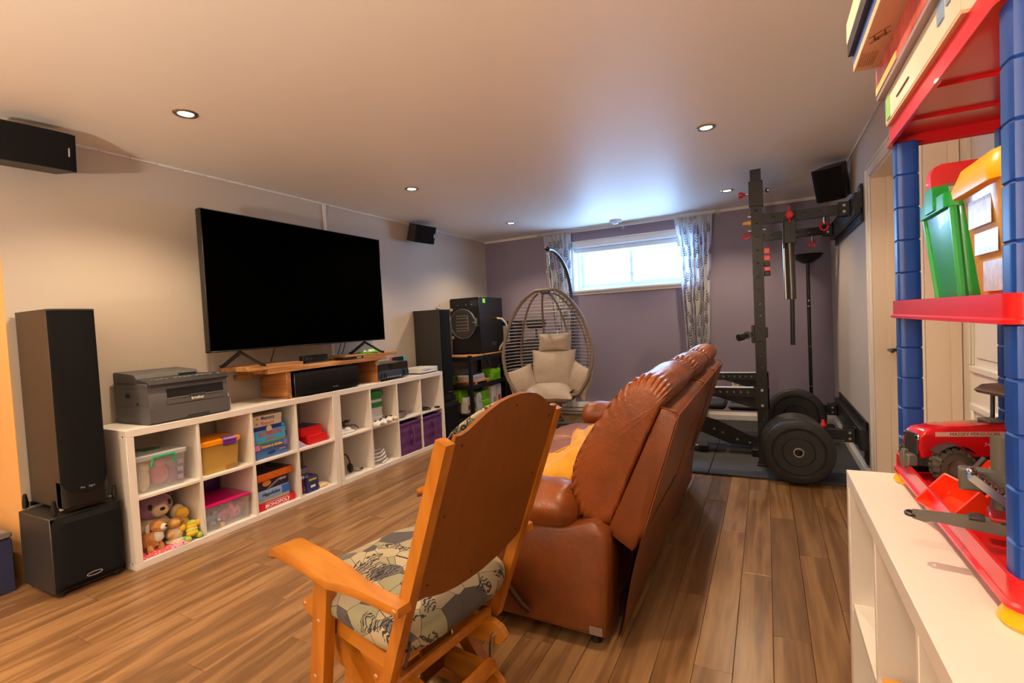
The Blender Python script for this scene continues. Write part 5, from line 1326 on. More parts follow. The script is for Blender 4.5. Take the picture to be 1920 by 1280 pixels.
for k in range(25):
    z = .62+(1.49-.62)*k/24; pts = []
    for j in range(19):
        t = -1+2*j/18; a = t*pi/2
        p = Vector(epos(a, z)); q = Vector(rimpt(1 if t > 0 else -1, z-.03))
        f = max(0, (abs(t)-.72)/.28)
        pts.append(p.lerp(q, f**1.3))
    sb.tube(pts, .0050, 5)
so = obj('wicker_strands', sb, m_strand, eg); so['kind'] = 'stuff'
def bowl(u, v):
    t = -1+2*u; a = t*pi/2; z = .348+(.66-.348)*v
    p = Vector(epos(a, z)); q = Vector(rimpt(1 if t > 0 else -1, max(z-.03, .40)))
    f = max(0, (abs(t)-.72)/.28); p = p.lerp(q, f**1.3)
    w = .006*sin(u*150+pi*round(v*14))*(1 if v > .02 else 0)
    n = Vector((p.x-.1, p.y, 0)); n = n.normalized() if n.length > 1e-6 else Vector((1, 0, 0))
    return tuple(p+n*w)
obj('woven_bowl', B().grid(bowl, 120, 28).grid(lambda u, v: tuple(Vector(bowl(u, v))*.985+Vector((0, 0, .012))), 60, 14, flip=True), m_wick, eg, ang=60)
fb = B()
def bfront(u, v):
    t = -1+2*u; y = .30*t; x1 = .17; zt = .43+.10*t*t
    p = Vector((x1, y, zt)); q = Vector((.02, y*.6, .345+.03*t*t))
    return tuple(p.lerp(q, v))
obj('front_weave', B().grid(bfront, 24, 8).grid(lambda u, v: tuple(Vector(bfront(u, v))+Vector((-.012, 0, .006))), 24, 8, flip=True), m_wick, eg, ang=60)
obj('crown_plate', B().box(-.07, .08, -.055, .055, 1.535, 1.575, .012), m_polem, eg)
obj('front_bar', B().cyl((.19, -.10, .462), (.19, .10, .462), .014, n=10), m_polem, eg)
Mi = (Matrix.Translation(EC) @ Matrix.Rotation(EA, 4, 'Z')).inverted()
def EL(x, y, z): return tuple(Mi @ Vector((x, y, z)))
cp = [(-2.2, 5.20, .075), (-2.19, 5.24, .16), (-2.15, 5.36, .30), (-2.10, 5.52, .50), (-2.07, 5.60, .85), (-2.06, 5.62, 1.25), (-2.055, 5.60, 1.55), (-2.06, 5.52, 1.78), (-2.07, 5.36, 1.94), (-2.08, 5.16, 2.02), (-2.075, 5.00, 2.02)]
cpp = []
for i in range(len(cp)-1):
    for f in (0, .25, .5, .75):
        p = [Vector(cp[max(0, min(len(cp)-1, i+j-1))]) for j in range(4)]
        v = .5*((2*p[1])+(-p[0]+p[2])*f+(2*p[0]-5*p[1]+4*p[2]-p[3])*f*f+(-p[0]+3*p[1]-3*p[2]+p[3])*f**3); cpp.append(EL(*v))
cpp.append(EL(*cp[-1]))
obj('curved_pole', B().tube(cpp, .0215, 14), m_polem, eg)
obj('pole_end_cap', B().ell(EL(-2.075, 4.985, 2.02), .029, 14, 10), m_black, eg)
hub = (-2.2, 5.20)
obj('hub', B().cyl(EL(hub[0], hub[1], .03), EL(hub[0], hub[1], .10), .036, n=16), m_polem, eg)
for k in range(5):
    a = radians(26+72*k)
    obj('leg', B().tube([EL(hub[0]+.02*cos(a), hub[1]+.02*sin(a), .075), EL(hub[0]+.25*cos(a), hub[1]+.25*sin(a), .055), EL(hub[0]+.46*cos(a), hub[1]+.46*sin(a), .030)], [.022, .021, .019], 10), m_polem, eg)
    obj('leg_cap', B().cyl(EL(hub[0]+.44*cos(a), hub[1]+.44*sin(a), 0), EL(hub[0]+.44*cos(a), hub[1]+.44*sin(a), .03), .020, n=10), m_black, eg)
# chain and spring
c0 = Vector(EL(-2.075, 4.99, 1.995)); c1 = Vector((0.0, 0, 1.575))
ch = B(); nlk = 13
for k in range(nlk):
    p = c0.lerp(c1, (k+.5)/nlk); h = (c0-c1).length/nlk*.62
    if k in (2, 3):
        if k == 2:
            q = c0.lerp(c1, 3/nlk)
            ch.tube([tuple(q+Vector((.018*cos(t*2*pi), .018*sin(t*2*pi), .055-.11*t/9))) for t in [i/10 for i in range(91)]], .0032, 5)
        continue
    r = .009
    ring = []
    for i in range(12):
        t = 2*pi*i/12
        ring.append(tuple(p+(Vector((r*cos(t), 0, h*sin(t))) if k % 2 else Vector((0, r*cos(t), h*sin(t))))))
    ch.tube(ring, .0028, 5, closed=True)
cho = obj('hanging_chain', ch, M('chain_zinc', (190, 184, 168), .35, .8), eg)
# cushions lie in the chair
def cushion(label, loc, rot, w, h, d, seed, e=.55, puff=1.0, mat=None):
    t = thing('cushion', label, 'cushion', loc, 0, 'taupe cushions in the egg chair', rot=rot)
    b = B().ell((0, 0, 0), (w/2, d/2, h/2), 40, 20, e=e, e2=.8)
    # pillow: thick in the middle, thin pinched edges, corners pulled out
    vs = []
    n = 26
    def f(u, v, s):
        a, c = 2*u-1, 2*v-1
        ed = max(0, (1-a*a)*(1-c*c))
        pin = 1-.07*(1-abs(a*c))*max(abs(a), abs(c))**2*0
        x = w/2*a*(1-.06*(1-a*a)*0-.07*(1-c*c)*0)*(.93+.07*c*c); z = h/2*c*(.93+.07*a*a)
        y = s*d/2*ed**.42*puff+.008*nz(a*2+seed, c*2, s)+.006*sin(9*a+5*nz(a, c, seed))*(1-ed)*.6
        return (x, y, z)
    b = B().grid(lambda u, v: f(u, v, -1), n, n).grid(lambda u, v: f(u, v, 1), n, n, flip=True)
    obj('cover', b, mat or m_cush, t, ang=80)
    ring = [f(k/40, 0, 0) for k in range(40)]+[f(1, k/40, 0) for k in range(40)]+[f(1-k/40, 1, 0) for k in range(40)]+[f(0, 1-k/40, 0) for k in range(40)]
    obj('piping', B().tube(ring, .004, 5, closed=True), mat or m_cush, t)
    return t
def EWp(x, y, z): return tuple((Matrix.Translation(EC) @ Matrix.Rotation(EA, 4, 'Z')) @ Vector((x, y, z)))
FR = EA+pi/2      # cushion local -y faces the way the chair faces
cushion('small rectangular taupe head cushion, uppermost in the egg chair', EWp(-.17, .01, 1.005), (radians(-9), 0, FR), .37, .20, .13, 1)
cushion('large taupe back cushion in the middle of the egg chair', EWp(-.11, 0.0, .72), (radians(-14), 0, FR), .50, .42, .19, 2)
cushion('taupe side cushion at the left arm of the egg chair', EWp(.03, -.315, .59), (radians(-10), radians(-16), FR+radians(38)), .32, .32, .15, 3)
cushion('taupe side cushion at the right arm of the egg chair', EWp(.03, .325, .60), (radians(-10), radians(16), FR-radians(42)), .32, .34, .15, 4)
cushion('rounded taupe seat cushion at the bottom of the egg chair', EWp(.03, .0, .485), (radians(-78), 0, FR), .56, .42, .16, 5, puff=1.1)

# ---- office chair behind the egg chair
oc = thing('office_chair', 'black swivel office chair half hidden behind the egg chair', 'office chair', (-2.56, 5.62, 0), radians(-70))
m_mesh = M('chair_mesh_black', (24, 24, 26), .7)
obj('seat', B().ell((0, 0, .47), (.21, .22, .045), 28, 10, e=.6), m_mesh, oc)
obj('backrest', B().ell((-.20, 0, .80), (.035, .20, .24), 24, 14, e=.6), m_mesh, oc)
obj('headrest', B().ell((-.22, 0, 1.22), (.03, .13, .065), 20, 10, e=.6).tube([(-.22, 0, .9), (-.235, 0, 1.1), (-.225, 0, 1.2)], .014, 8), m_mesh, oc)
obj('column', B().cyl((0, 0, .09), (0, 0, .44), .028, n=14), m_satin, oc)
for s in (-1, 1): obj('armrest', B().tube([(.02, s*.20, .44), (-.02, s*.25, .50), (-.03, s*.25, .64)], .014, 8).box(-.12, .09, s*.25-.03, s*.25+.03, .64, .67, .01), m_black, oc)
for k in range(5):
    a = 2*pi*k/5+.3
    obj('base_arm', B().tube([(0, 0, .11), (.26*cos(a), .26*sin(a), .075)], [.026, .016], 8), m_satin, oc)
    obj('caster', B().cyl((.26*cos(a)-.014*sin(a), .26*sin(a)+.014*cos(a), .027), (.26*cos(a)+.014*sin(a), .26*sin(a)-.014*cos(a), .027), .027, n=14).cyl((.26*cos(a), .26*sin(a), .03), (.26*cos(a), .26*sin(a), .075), .008, n=8), m_black, oc)

# ---- curtains with leaf sprigs, rod with scroll finials
def sheer():
    m = bpy.data.materials.new('sheer_curtain'); m.use_nodes = True; nt = m.node_tree; p = nt.nodes['Principled BSDF']
    p.inputs['Base Color'].default_value = (*srgb((232, 230, 232)), 1); p.inputs['Roughness'].default_value = .9
    t = nt.nodes.new('ShaderNodeBsdfTranslucent'); t.inputs['Color'].default_value = (*srgb((222, 226, 236)), 1)
    mx = nt.nodes.new('ShaderNodeMixShader'); mx.inputs[0].default_value = .45
    nt.links.new(p.outputs[0], mx.inputs[1]); nt.links.new(t.outputs[0], mx.inputs[2]); nt.links.new(mx.outputs[0], nt.nodes['Material Output'].inputs['Surface'])
    return m
m_sheer = sheer(); m_leaf = M('leaf_print_grey', (70, 70, 84), .9)
def curtain(label, x0, x1, b0, b1, seed, nf):
    t = thing('curtain', label, 'curtain', ((x0+x1)/2, 6.02, 0), 0)
    xm_ = (x0+x1)/2; H = 2.335; Zb = .12
    def pos(u, v, off=0.0):
        z = H-(H-Zb)*v
        k = min(1, max(0, v)*1.25)**.8
        xa = x0+(b0-x0)*k; xb = x1+(b1-x1)*k
        ph = 2*pi*nf*u+.5*sin(3*v+seed)+.7*nz(u*3, v*1.5, seed)
        x = xa+(xb-xa)*u+.010*sin(ph*.5+v*3)
        amp = .028*(.55+.45*min(1, max(0, v)*6))
        return (x-xm_, -amp*sin(ph)-off+.006*nz(u*5, v*4, seed), z)
    obj('cloth', B().grid(lambda u, v: pos(u, v), 150, 44, flip=True), m_sheer, t, ang=80)
    obj('heading', B().grid(lambda u, v: pos(u, v*.032-.004, .004), 120, 3, flip=True), m_sheer, t, ang=80)
    rr = random.Random(seed); b = B(); rows = 17
    for j in range(rows):
        for i in range(7):
            uc = (i+.5+rr.uniform(-.25, .25)+(.5 if j % 2 else 0))/7.5; vc = (j+.5+rr.uniform(-.2, .2))/rows
            if uc > .98 or vc > .985: continue
            lean = rr.uniform(-.5, .5); L_ = rr.uniform(.12, .16)     # metres of cloth
            def q(dx, dz):
                return pos(min(1, max(0, uc+dx/.95)), min(1, max(0, vc-dz/(H-Zb))), .0035)
            st_ = [(L_*s*math.sin(lean), L_*s*math.cos(lean)) for s in (0, 1)]
            w = .003
            b.add([q(-w, 0), q(w, 0), q(st_[1][0]+w*.6, st_[1][1]), q(st_[1][0]-w*.6, st_[1][1])], [(0, 1, 2, 3)])
            for n_, s in enumerate((.15, .35, .55, .75, .95)):
                for sd in (-1, 1):
                    if s > .9 and sd > 0: continue
                    an = lean+sd*(.85 if s < .9 else 0); ll = .046*(1.1-.3*s); ox, oz = st_[1][0]*s, st_[1][1]*s
                    ax_, az_ = math.sin(an), math.cos(an); px_, pz_ = az_, -ax_
                    pts = [(0, 0), (.35, .14), (.7, .12), (1, 0), (.7, -.12), (.35, -.14)]
                    b.add([q(ox+ll*(a*ax_+c*px_), oz+ll*(a*az_+c*pz_)) for a, c in pts], [(0, 1, 2, 3, 4, 5)])
    lo = obj('leaf_print', b, m_leaf, t, smooth=False); lo['kind'] = 'stuff'
    return t
curtain('white curtain with grey leaf sprigs, left of the window behind the egg chair', -2.565, -2.18, -2.43, -2.22, 3, 6)
curtain('white curtain with grey leaf sprigs, right of the window behind the sofa', -.915, -.505, -.82, -.60, 8, 6)
rd = thing('curtain_rod', 'thin pale curtain rod with scroll finials above the window', 'curtain rod', (-1.53, 6.02, 2.352))
m_rod = M('rod_pale_metal', (196, 190, 186), .35, .5)
obj('rod', B().cyl((-1.05, 0, 0), (1.05, 0, 0), .008, n=12), m_rod, rd)
tw = B()
for k in range(2): tw.tube([(-1.04+2.08*i/240, .0105*cos(i*.8+pi*k), .0105*sin(i*.8+pi*k)) for i in range(241)], .0022, 4)
obj('twist_wire', tw, m_rod, rd)
for s in (-1, 1):
    pts = [(s*(1.05+.035+.035*(1-k/42)*cos(pi-k*.30)), 0, .035*(1-k/42)*sin(k*.30)) for k in range(38)]
    obj('finial', B().tube(pts, .005, 6), m_rod, rd)
    obj('bracket', B().cyl((s*1.0, 0, 0), (s*1.0, .10, 0), .006, n=8).box(s*1.0-.012, s*1.0+.012, .098, .1045, -.03, .03, .002), m_rod, rd)
obj('bracket', B().cyl((0, 0, 0), (0, .10, 0), .006, n=8).box(-.012, .012, .098, .1045, -.03, .03, .002), m_rod, rd)
obj('hook', B().tube([(0, 0, -.008), (0, -.004, -.03), (0, .006, -.042)], .003, 6), m_rod, rd)

# ---- black metal rack with the freeze dryer
m_shelfm = M('rack_frame_black', (26, 26, 27), .45, .2)
m_board = wood_mat('pressboard', (150, 96, 48), (186, 128, 72), (208, 152, 96), axis=1, scale=1.0, rough=.6, rnd=.05, rings=False)
ux0, ux1, uy0, uy1 = -3.475, -3.055, 4.87, 5.75
rs = thing('metal_rack', 'black metal shelving rack under the freeze dryer in the left corner', 'rack', ((ux0+ux1)/2, (uy0+uy1)/2, 0))
hw, hd = (ux1-ux0)/2, (uy1-uy0)/2
for sx in (-1, 1):
    for sy in (-1, 1):
        b = B(); x, y = sx*hw, sy*hd
        b.box(x-sx*.004, x, y-sy*.038, y, 0, .89, .001).box(x-sx*.038, x, y-sy*.004, y, 0, .89, .001)
        obj('post', b, m_shelfm, rs)
for zt, wd in ((.872, 1), (.54, 0), (.20, 0)):
    for sy in (-1, 1): obj('beam', B().box(-hw+.005, hw-.005, sy*hd-sy*.008-.004, sy*hd-sy*.008+.004, zt-.05, zt, .002), m_shelfm, rs)
    for sx in (-1, 1): obj('beam', B().box(sx*hw-sx*.008-.004, sx*hw-sx*.008+.004, -hd+.005, hd-.005, zt-.05, zt, .002), m_shelfm, rs)
    obj('shelf_board', B().box(-hw+.006, hw-.006, -hd+.006, hd-.006, zt-.004 if wd else zt-.014, zt+.014 if wd else zt-.002, .002), m_board if wd else m_shelfm, rs)
fd = thing('freeze_dryer', 'black box-shaped freeze dryer with round clear door on the metal rack', 'freeze dryer', (-3.285, 5.46, .8875))
m_fd = M('dryer_black', (26, 26, 28), .35, .2, bump=.05, bscale=300)
obj('cabinet', B().box(-.205, .205, -.29, .30, .012, .69, .004), m_fd, fd)
for sx in (-1, 1):
    for sy in (-1, 1): obj('foot', B().cyl((sx*.17, sy*.25, 0), (sx*.17, sy*.25, .013), .018, n=10), m_black, fd)
Fz = frame((-.022, -.292, .375), (1, 0, 0), (0, 0, 1))   # local z -> -y
obj('chamber_ring', B().lathe([(.118, 0), (.118, .006), (.155, .006), (.16, 0)], 40, Fz), m_satin, fd)
obj('chamber', B().box(-.135, .045, -.2935, -.2915, .285, .475), M('chamber_dark', (16, 15, 15), .4), fd)
for z in (.29, .32, .36, .40, .44, .472): obj('tray', B().box(-.13, .04, -.299, -.2938, z-.004, z+.004, .001), M('tray_steel', (196, 176, 158), .3, .8), fd)
obj('tray_side', B().box(.036, .044, -.299, -.2938, .285, .475), M('tray_steel', (196, 176, 158), .3, .8), fd)
m_acr = M('acrylic_clear', (215, 220, 225), .05, alpha=.05, spec=.6)
dr = obj('round_door', B().lathe([(0, .012), (.178, .012), (.178, .034), (0, .034)], 48, Fz), m_acr, fd)
obj('door_edge', B().lathe([(.178, .010), (.183, .014), (.183, .032), (.178, .036), (.176, .034), (.176, .012)], 48, Fz), M('acrylic_edge', (150, 156, 160), .2, alpha=.6), dr)
obj('door_hinge', B().box(-.205, -.165, -.312, -.290, .19, .23, .004), m_chrome, fd); obj('door_hinge', B().box(-.205, -.165, -.312, -.290, .53, .57, .004), m_chrome, fd)
obj('latch', B().box(.152, .176, -.330, -.290, .335, .435, .004), m_chrome, fd)
obj('latch_arm', B().tube([(.13, -.33, .385), (.165, -.335, .385)], .008, 8), m_chrome, fd)
obj('display', B().box(.075, .185, -.2925, -.2885, .585, .655, .002), M('display_grey', (66, 66, 68), .25), fd)
for x in (-.10, .10, .02): obj('screw', B().cyl((x, -.293, .605 if x else .12), (x, -.289, .605 if x else .12), .006, n=8), m_steel, fd)
obj('sticker', B().box(.2045, .2062, -.20, -.14, .62, .672), M('lime_sticker', (120, 220, 50), .5), fd)
hs = B(); hs.tube([(.255, .05, .425), (.32, .06, .415), (.355, .09, .36), (.365, .12, .28), (.33, .12, .15), (.26, .10, .06), (.245, .10, .02)], .013, 10)
obj('vacuum_hose', hs, M('hose_clear', (206, 204, 196), .3, alpha=.85), fd)
obj('brass_fitting', B().cyl((.204, .05, .425), (.262, .05, .425), .017, n=8), M('brass', (206, 160, 64), .3, 1.0), fd)
obj('side_cover', B().box(.2045, .2065, -.02, .10, .09, .13, .001), M('cover_grey', (58, 58, 60), .4), fd)
for y in (.0, .09): obj('screw', B().cyl((.205, y, .17), (.2075, y, .17), .006, n=8), m_steel, fd)
pc = thing('power_cable', 'thin black cable drooping along the right side of the metal rack', 'cable', (-3.285, 5.46, .8875)); obj('cord', B().tube([(.234, -.26, .015), (.236, -.28, -.03), (.236, -.16, -.16), (.236, .0, -.21), (.236, .16, -.14), (.236, .24, -.05)], .005, 6), m_black, pc)
# things on the rack shelves
m_lime = M('lime_box', (122, 190, 30), .5)
def carton(name, label, cat, loc, s, mat, rot=0, extra=None, group=None):
    t = thing(name, label, cat, loc, rot, group)
    obj('carton_body', B().box(-s[0]/2, s[0]/2, -s[1]/2, s[1]/2, 0, s[2]*.8, .002), mat, t)
    obj('carton_lid', B().box(-s[0]/2-.002, s[0]/2+.002, -s[1]/2-.002, s[1]/2+.002, s[2]*.62, s[2], .002), mat, t)
    if extra: obj('label_patch', B().box(s[0]/2+.001, s[0]/2+.003, -s[1]*.3, s[1]*.3, s[2]*.2, s[2]*.5), extra, t)
    return t
Z2, Z1 = .5385, .1985
carton('lime_carton', 'lime green carton at the back of the middle rack shelf', 'box', (-3.16, 5.52, Z2), (.16, .20, .135), m_lime)
carton('lime_carton', 'lime green carton at the front left of the middle rack shelf', 'box', (-3.40, 4.99, Z2), (.10, .16, .10), m_lime)
carton('lime_carton', 'lime green carton on the bottom rack shelf just behind the subwoofer', 'box', (-3.33, 4.98, .33), (.20, .16, .155), m_lime)
carton('wooden_crate', 'small honey wood block under the lime carton on the bottom rack shelf', 'crate', (-3.33, 4.98, Z1), (.08, .12, .1305), m_board)
carton('white_carton', 'white carton with a red mark standing beside the front rack post', 'box', (-3.215, 4.99, Z1), (.09, .12, .19), m_whitep, extra=M('mark_red', (190, 60, 50), .5))
carton('lime_carton', 'lower lime green carton of the stack on the bottom rack shelf', 'box', (-3.16, 5.22, Z1), (.16, .20, .12), m_lime, extra=M('carton_print', (170, 214, 110), .5))
carton('lime_carton', 'upper lime green carton of the stack on the bottom rack shelf', 'box', (-3.19, 5.25, Z1+.1205), (.15, .18, .11), m_lime)
carton('white_carton', 'left one of two tall white cartons on the bottom rack shelf', 'box', (-3.15, 5.43, Z1), (.14, .10, .27), M('carton_white', (210, 206, 208), .5), extra=M('mark_grey', (150, 144, 150), .5))
carton('white_carton', 'right one of two tall white cartons on the bottom rack shelf', 'box', (-3.15, 5.56, Z1), (.14, .11, .28), M('carton_white', (210, 206, 208), .5), extra=M('mark_red', (190, 60, 50), .5))
t = thing('wooden_board', 'honey wood board lying under the paper pile on the middle rack shelf', 'board', (-3.22, 5.14, Z2)); obj('plank_piece', B().box(-.15, .15, -.18, .18, .02, .040, .003), m_board, t); obj('batten', B().box(-.15, .15, -.16, -.12, 0, .02), m_board, t); obj('batten', B().box(-.15, .15, .12, .16, 0, .02), m_board, t)
for k, (mm, lb) in enumerate((((168, 160, 170), 'lowest grey magazine of the pile on the middle rack shelf'), ((120, 104, 110), 'second dark magazine of the pile on the middle rack shelf'), ((190, 180, 172), 'third pale magazine of the pile on the middle rack shelf'), ((96, 92, 104), 'topmost dark magazine of the pile on the middle rack shelf'))):
    t = thing('magazine', lb, 'magazine', (-3.22+.006*k, 5.13-.01*k, Z2+.0405+.0185*k), .03*k, 'magazines on the rack')
    obj('pages', B().box(-.105, .104, -.145, .145, .002, .016), m_whitep, t); obj('cover', B().box(-.106, .106, -.147, .147, .0, .002).box(-.106, .106, -.147, .147, .016, .018).box(-.107, -.104, -.147, .147, 0, .018), M('magazine_%d' % k, mm, .4), t)
t = thing('plastic_bag', 'clear crumpled plastic bag on the bottom rack shelf by the post', 'bag', (-3.09, 5.06, Z1))
def bag(u, v):
    a = 2*pi*u; z = .24*v; r = (.048+.02*nz(cos(a)*2, sin(a)*2, z*14))*(1-.5*max(0, v-.6))*(.2 if v > .97 else 1)
    return (.6*r*cos(a), 1.2*r*sin(a), z)
obj('film', B().grid(bag, 28, 16, wu=True), M('bag_film', (222, 226, 232), .15, alpha=.5), t)
t = thing('glass_jar_tray', 'pale grey box at the back left of the middle rack shelf', 'box', (-3.40, 5.25, Z2)); obj('body', B().box(-.06, .06, -.15, .15, 0, .16, .004), M('carton_pale', (150, 148, 160), .5), t); obj('lid', B().box(-.062, .062, -.152, .152, .16, .175, .003), M('carton_pale', (150, 148, 160), .5), t)
t = thing('vacuum_pump', 'dark vacuum pump at the rear of the bottom rack shelf', 'pump', (-3.32, 5.50, Z1)); obj('motor', B().cyl((-.0, -.16, .10), (0, .06, .10), .075, n=22), m_darkmetal, t); obj('base', B().box(-.07, .07, -.17, .12, 0, .03, .004), m_black, t); obj('housing', B().box(-.06, .06, .05, .13, .03, .20, .008), m_black, t); obj('gauge', B().cyl((.0, .09, .20), (0, .09, .23), .02, n=12), m_steel, t)
# tall black unit at the back wall
bt = thing('tall_black_unit', 'tall black unit with grey slotted panel behind the freeze dryer', 'unit', (-3.07, 5.95, 0))
obj('cabinet', B().box(-.12, .12, -.14, .14, 0, 1.27, .006), m_fd, bt)
obj('slot_panel', B().box(-.04, .055, -.146, -.139, .99, 1.21, .003), M('panel_grey', (150, 146, 150), .4), bt)
for k in range(6): obj('slot', B().box(.012, .045, -.1475, -.1455, 1.01+.032*k, 1.026+.032*k), M('slot_dark', (50, 48, 52), .5), bt)
obj('badge', B().box(.03, .075, -.1425, -.139, .25, .262, .001), m_silver, bt)

# ================================================================== right foreground: white cube shelf, toy shelf, toys
ck = cube_shelf('cube_shelf', (.195, 1.706, 0), pi, 'white cube shelf in the right foreground, carrying the red and blue toy shelf')
m_tred = M('toy_red', (214, 26, 34), .28, coat=.2)
m_tblue = M('toy_blue', (17, 66, 152), .38)
m_tyel = M('toy_yellow', (250, 186, 16), .35)
TX0, TX1, TY0, TY1 = .300, .565, .925, 1.662
ts = thing('toy_shelf', 'red and blue plastic toy shelf standing on the white cube shelf at the right edge', 'toy shelf', ((TX0+TX1)/2, (TY0+TY1)/2, KH))
tw_, td_ = (TX1-TX0)/2, (TY1-TY0)/2
def rrect(hx, hy, r, n=6):
    p = []
    for cx, cy, a0 in ((hx-r, hy-r, 0), (-hx+r, hy-r, 90), (-hx+r, -hy+r, 180), (hx-r, -hy+r, 270)):
        for k in range(n+1): a = radians(a0+90*k/n); p.append((cx+r*cos(a), cy+r*sin(a)))
    return p
def tray(z0, z1, zf, name):
    o = rrect(tw_, td_, .03); i = rrect(tw_-.006, td_-.006, .026); o2 = rrect(tw_+.005, td_+.005, .033); n = len(o); b = B()
    loops = [(o, z0+.004), (o2, z0), (o2, z0+.006), (o, z0+.009), (o, z1), (i, z1), (i, zf), (i, zf)]
    vs = [(x, y, z) for lp_, z in loops[:7] for x, y in lp_]; fs = []
    for j in range(6):
        for k in range(n):
            k2 = (k+1) % n; fs.append((j*n+k, j*n+k2, (j+1)*n+k2, (j+1)*n+k))
    fs.append(tuple(6*n+k for k in range(n)))
    b.add(vs, fs)
    lo_ = [(x, y, zf-.005) for x, y in rrect(tw_-.004, td_-.004, .028)]
    b.add(lo_, [tuple(range(n-1, -1, -1))])
    # underside inner skirt and ribs
    vs2 = [(x, y, z) for lp_, z in ((i, zf-.005), (i, z0+.004), (o, z0+.004)) for x, y in lp_]
    fs2 = [(j*n+(k+1) % n, j*n+k, (j+1)*n+k, (j+1)*n+(k+1) % n)[::-1] for j in range(2) for k in range(n)]
    b.add(vs2, fs2)
    for y in (.02, .22): b.box(-tw_+.008, tw_-.008, y-.002, y+.002, zf-.012, zf-.004)
    return obj(name, b, m_tred, ts, ang=35)
tray(.030, .075, .044, 'bottom_tray'); tray(.438, .482, .470, 'middle_tray'); tray(.884, .932, .918, 'top_tray')
pr_ = .0245
for sx in (-1, 1):
    for sy in (-1, 1):
        px_, py_ = sx*(tw_-.0318), sy*(td_-.0318)
        for (z0, z1) in ((.044, .438), (.470, .886)):
            n_ = 5; prof_ = [(0, z0)]
            for k in range(n_):
                a = z0+(z1-z0)*k/n_; c = z0+(z1-z0)*(k+1)/n_
                prof_ += [(pr_-.0025, a), (pr_, a+.003), (pr_, c-.003), (pr_-.0025, c)]
            prof_.append((0, z1))
            b = B()
            m_ = tr(px_, py_, 0)
            nn = 32; ring = []; vs = []; fs = []
            def shp(a): return 1.0/(abs(cos(a))**5+abs(sin(a))**5)**.2
            for j, (r, z) in enumerate(prof_):
                for k in range(nn):
                    a = 2*pi*k/nn; rr_ = r*shp(a); vs.append((rr_*cos(a), rr_*sin(a), z))
            for j in range(len(prof_)-1):
                for k in range(nn):
                    k2 = (k+1) % nn; fs.append((j*nn+k, j*nn+k2, (j+1)*nn+k2, (j+1)*nn+k))
            obj('post', b.add(vs, fs, m_), m_tblue, ts, ang=24)
        obj('foot', B().lathe([(0, 0), (.036, 0), (.040, .006), (.034, .02), (.032, .031), (0, .031)], 24, tr(px_, py_, .0005)), m_tyel, ts)
        obj('socket', B().lathe([(.0275, .044), (.0285, .046), (.0285, .072), (.0275, .074), (.0275, .044)], 26, tr(px_, py_, 0)), m_tred, ts)
# ---- bins on the middle tray
ZM = KH+.4705; ZB = KH+.0445; ZT = KH+.9325
m_grn = M('bin_green', (24, 150, 62), .3, trans=0.0, coat=.2)
def taper(hx0, hy0, hx1, hy1, z0, z1, r=.02, th=.003, n=5):
    """open-topped tapered tub with wall thickness"""
    b = B(); L0 = rrect(hx0, hy0, r, n); L1 = rrect(hx1, hy1, r, n); I1 = rrect(hx1-th, hy1-th, r*.9, n); I0 = rrect(hx0-th, hy0-th, r*.9, n); m_ = len(L0)
    vs = [(x, y, z) for lp_, z in ((L0, z0), (L1, z1), (I1, z1), (I0, z0+th)) for x, y in lp_]
    fs = [(j*m_+k, j*m_+(k+1) % m_, (j+1)*m_+(k+1) % m_, (j+1)*m_+k) for j in range(3) for k in range(m_)]
    fs += [tuple(range(m_-1, -1, -1)), tuple(3*m_+k for k in range(m_))]
    return b.add(vs, fs)
gb = thing('green_tub', 'green plastic tub with red carrying handle on the middle toy shelf', 'tub', (.438, 1.412, ZM))
obj('tub', taper(.078, .078, .098, .098, 0, .205), m_grn, gb)
for sx in (-1, 1):
    for sy in (-1, 1): obj('corner_rib', B().tube([(sx*.076, sy*.076, .004), (sx*.094, sy*.094, .198)], .008, 8), M('bin_green_light', (60, 176, 96), .25), gb)
rim_ = B(); o1 = rrect(.108, .108, .026); m_ = len(o1)
i1 = rrect(.092, .092, .020)
vs = [(x, y, z) for lp_, z in ((i1, .196), (o1, .196), (o1, .226), (i1, .226)) for x, y in lp_]
rim_.add(vs, [(j*m_+k, j*m_+(k+1) % m_, ((j+1) % 4)*m_+(k+1) % m_, ((j+1) % 4)*m_+k) for j in range(4) for k in range(m_)])
obj('rim', rim_, m_grn, gb)
for sx in (-1, 1): obj('handle_lug', B().prism([(-.03, .20), (.03, .20), (.03, .240), (.022, .252), (-.022, .252), (-.03, .240)], sx*.098-.014, sx*.098+.014, 'x'), m_grn, gb)
obj('carry_handle', B().prism([(-.104, .235), (-.104, .285), (-.098, .300), (-.085, .306), (.085, .306), (.098, .300), (.104, .285), (.104, .235), (.086, .235), (.086, .262), (-.086, .262), (-.086, .235)], .012, .048, 'y'), m_tred, gb)
yb = thing('clear_tub', 'clear tub with a yellow lid and white labels, in front of the green tub', 'tub', (.437, 1.180, ZM))
m_clr = M('tub_clear', (244, 198, 104), .12, alpha=.6, spec=.6)
obj('tub', taper(.075, .075, .096, .096, 0, .215), m_clr, yb)
obj('filling', taper(.070, .070, .083, .083, .004, .13), M('filling_orange', (238, 166, 40), .6), yb, label='orange toy pieces inside')
vs = []; lid_ = [(rrect(.108, .108, .028), .200), (rrect(.110, .110, .028), .215), (rrect(.098, .098, .028), .250), (rrect(.055, .055, .03), .272)]
m_ = len(lid_[0][0]); b = B(); vs = [(x, y, z) for lp_, z in lid_ for x, y in lp_]
fs = [(j*m_+k, j*m_+(k+1) % m_, (j+1)*m_+(k+1) % m_, (j+1)*m_+k) for j in range(3) for k in range(m_)]+[tuple(3*m_+k for k in range(m_)), tuple(range(m_-1, -1, -1))]
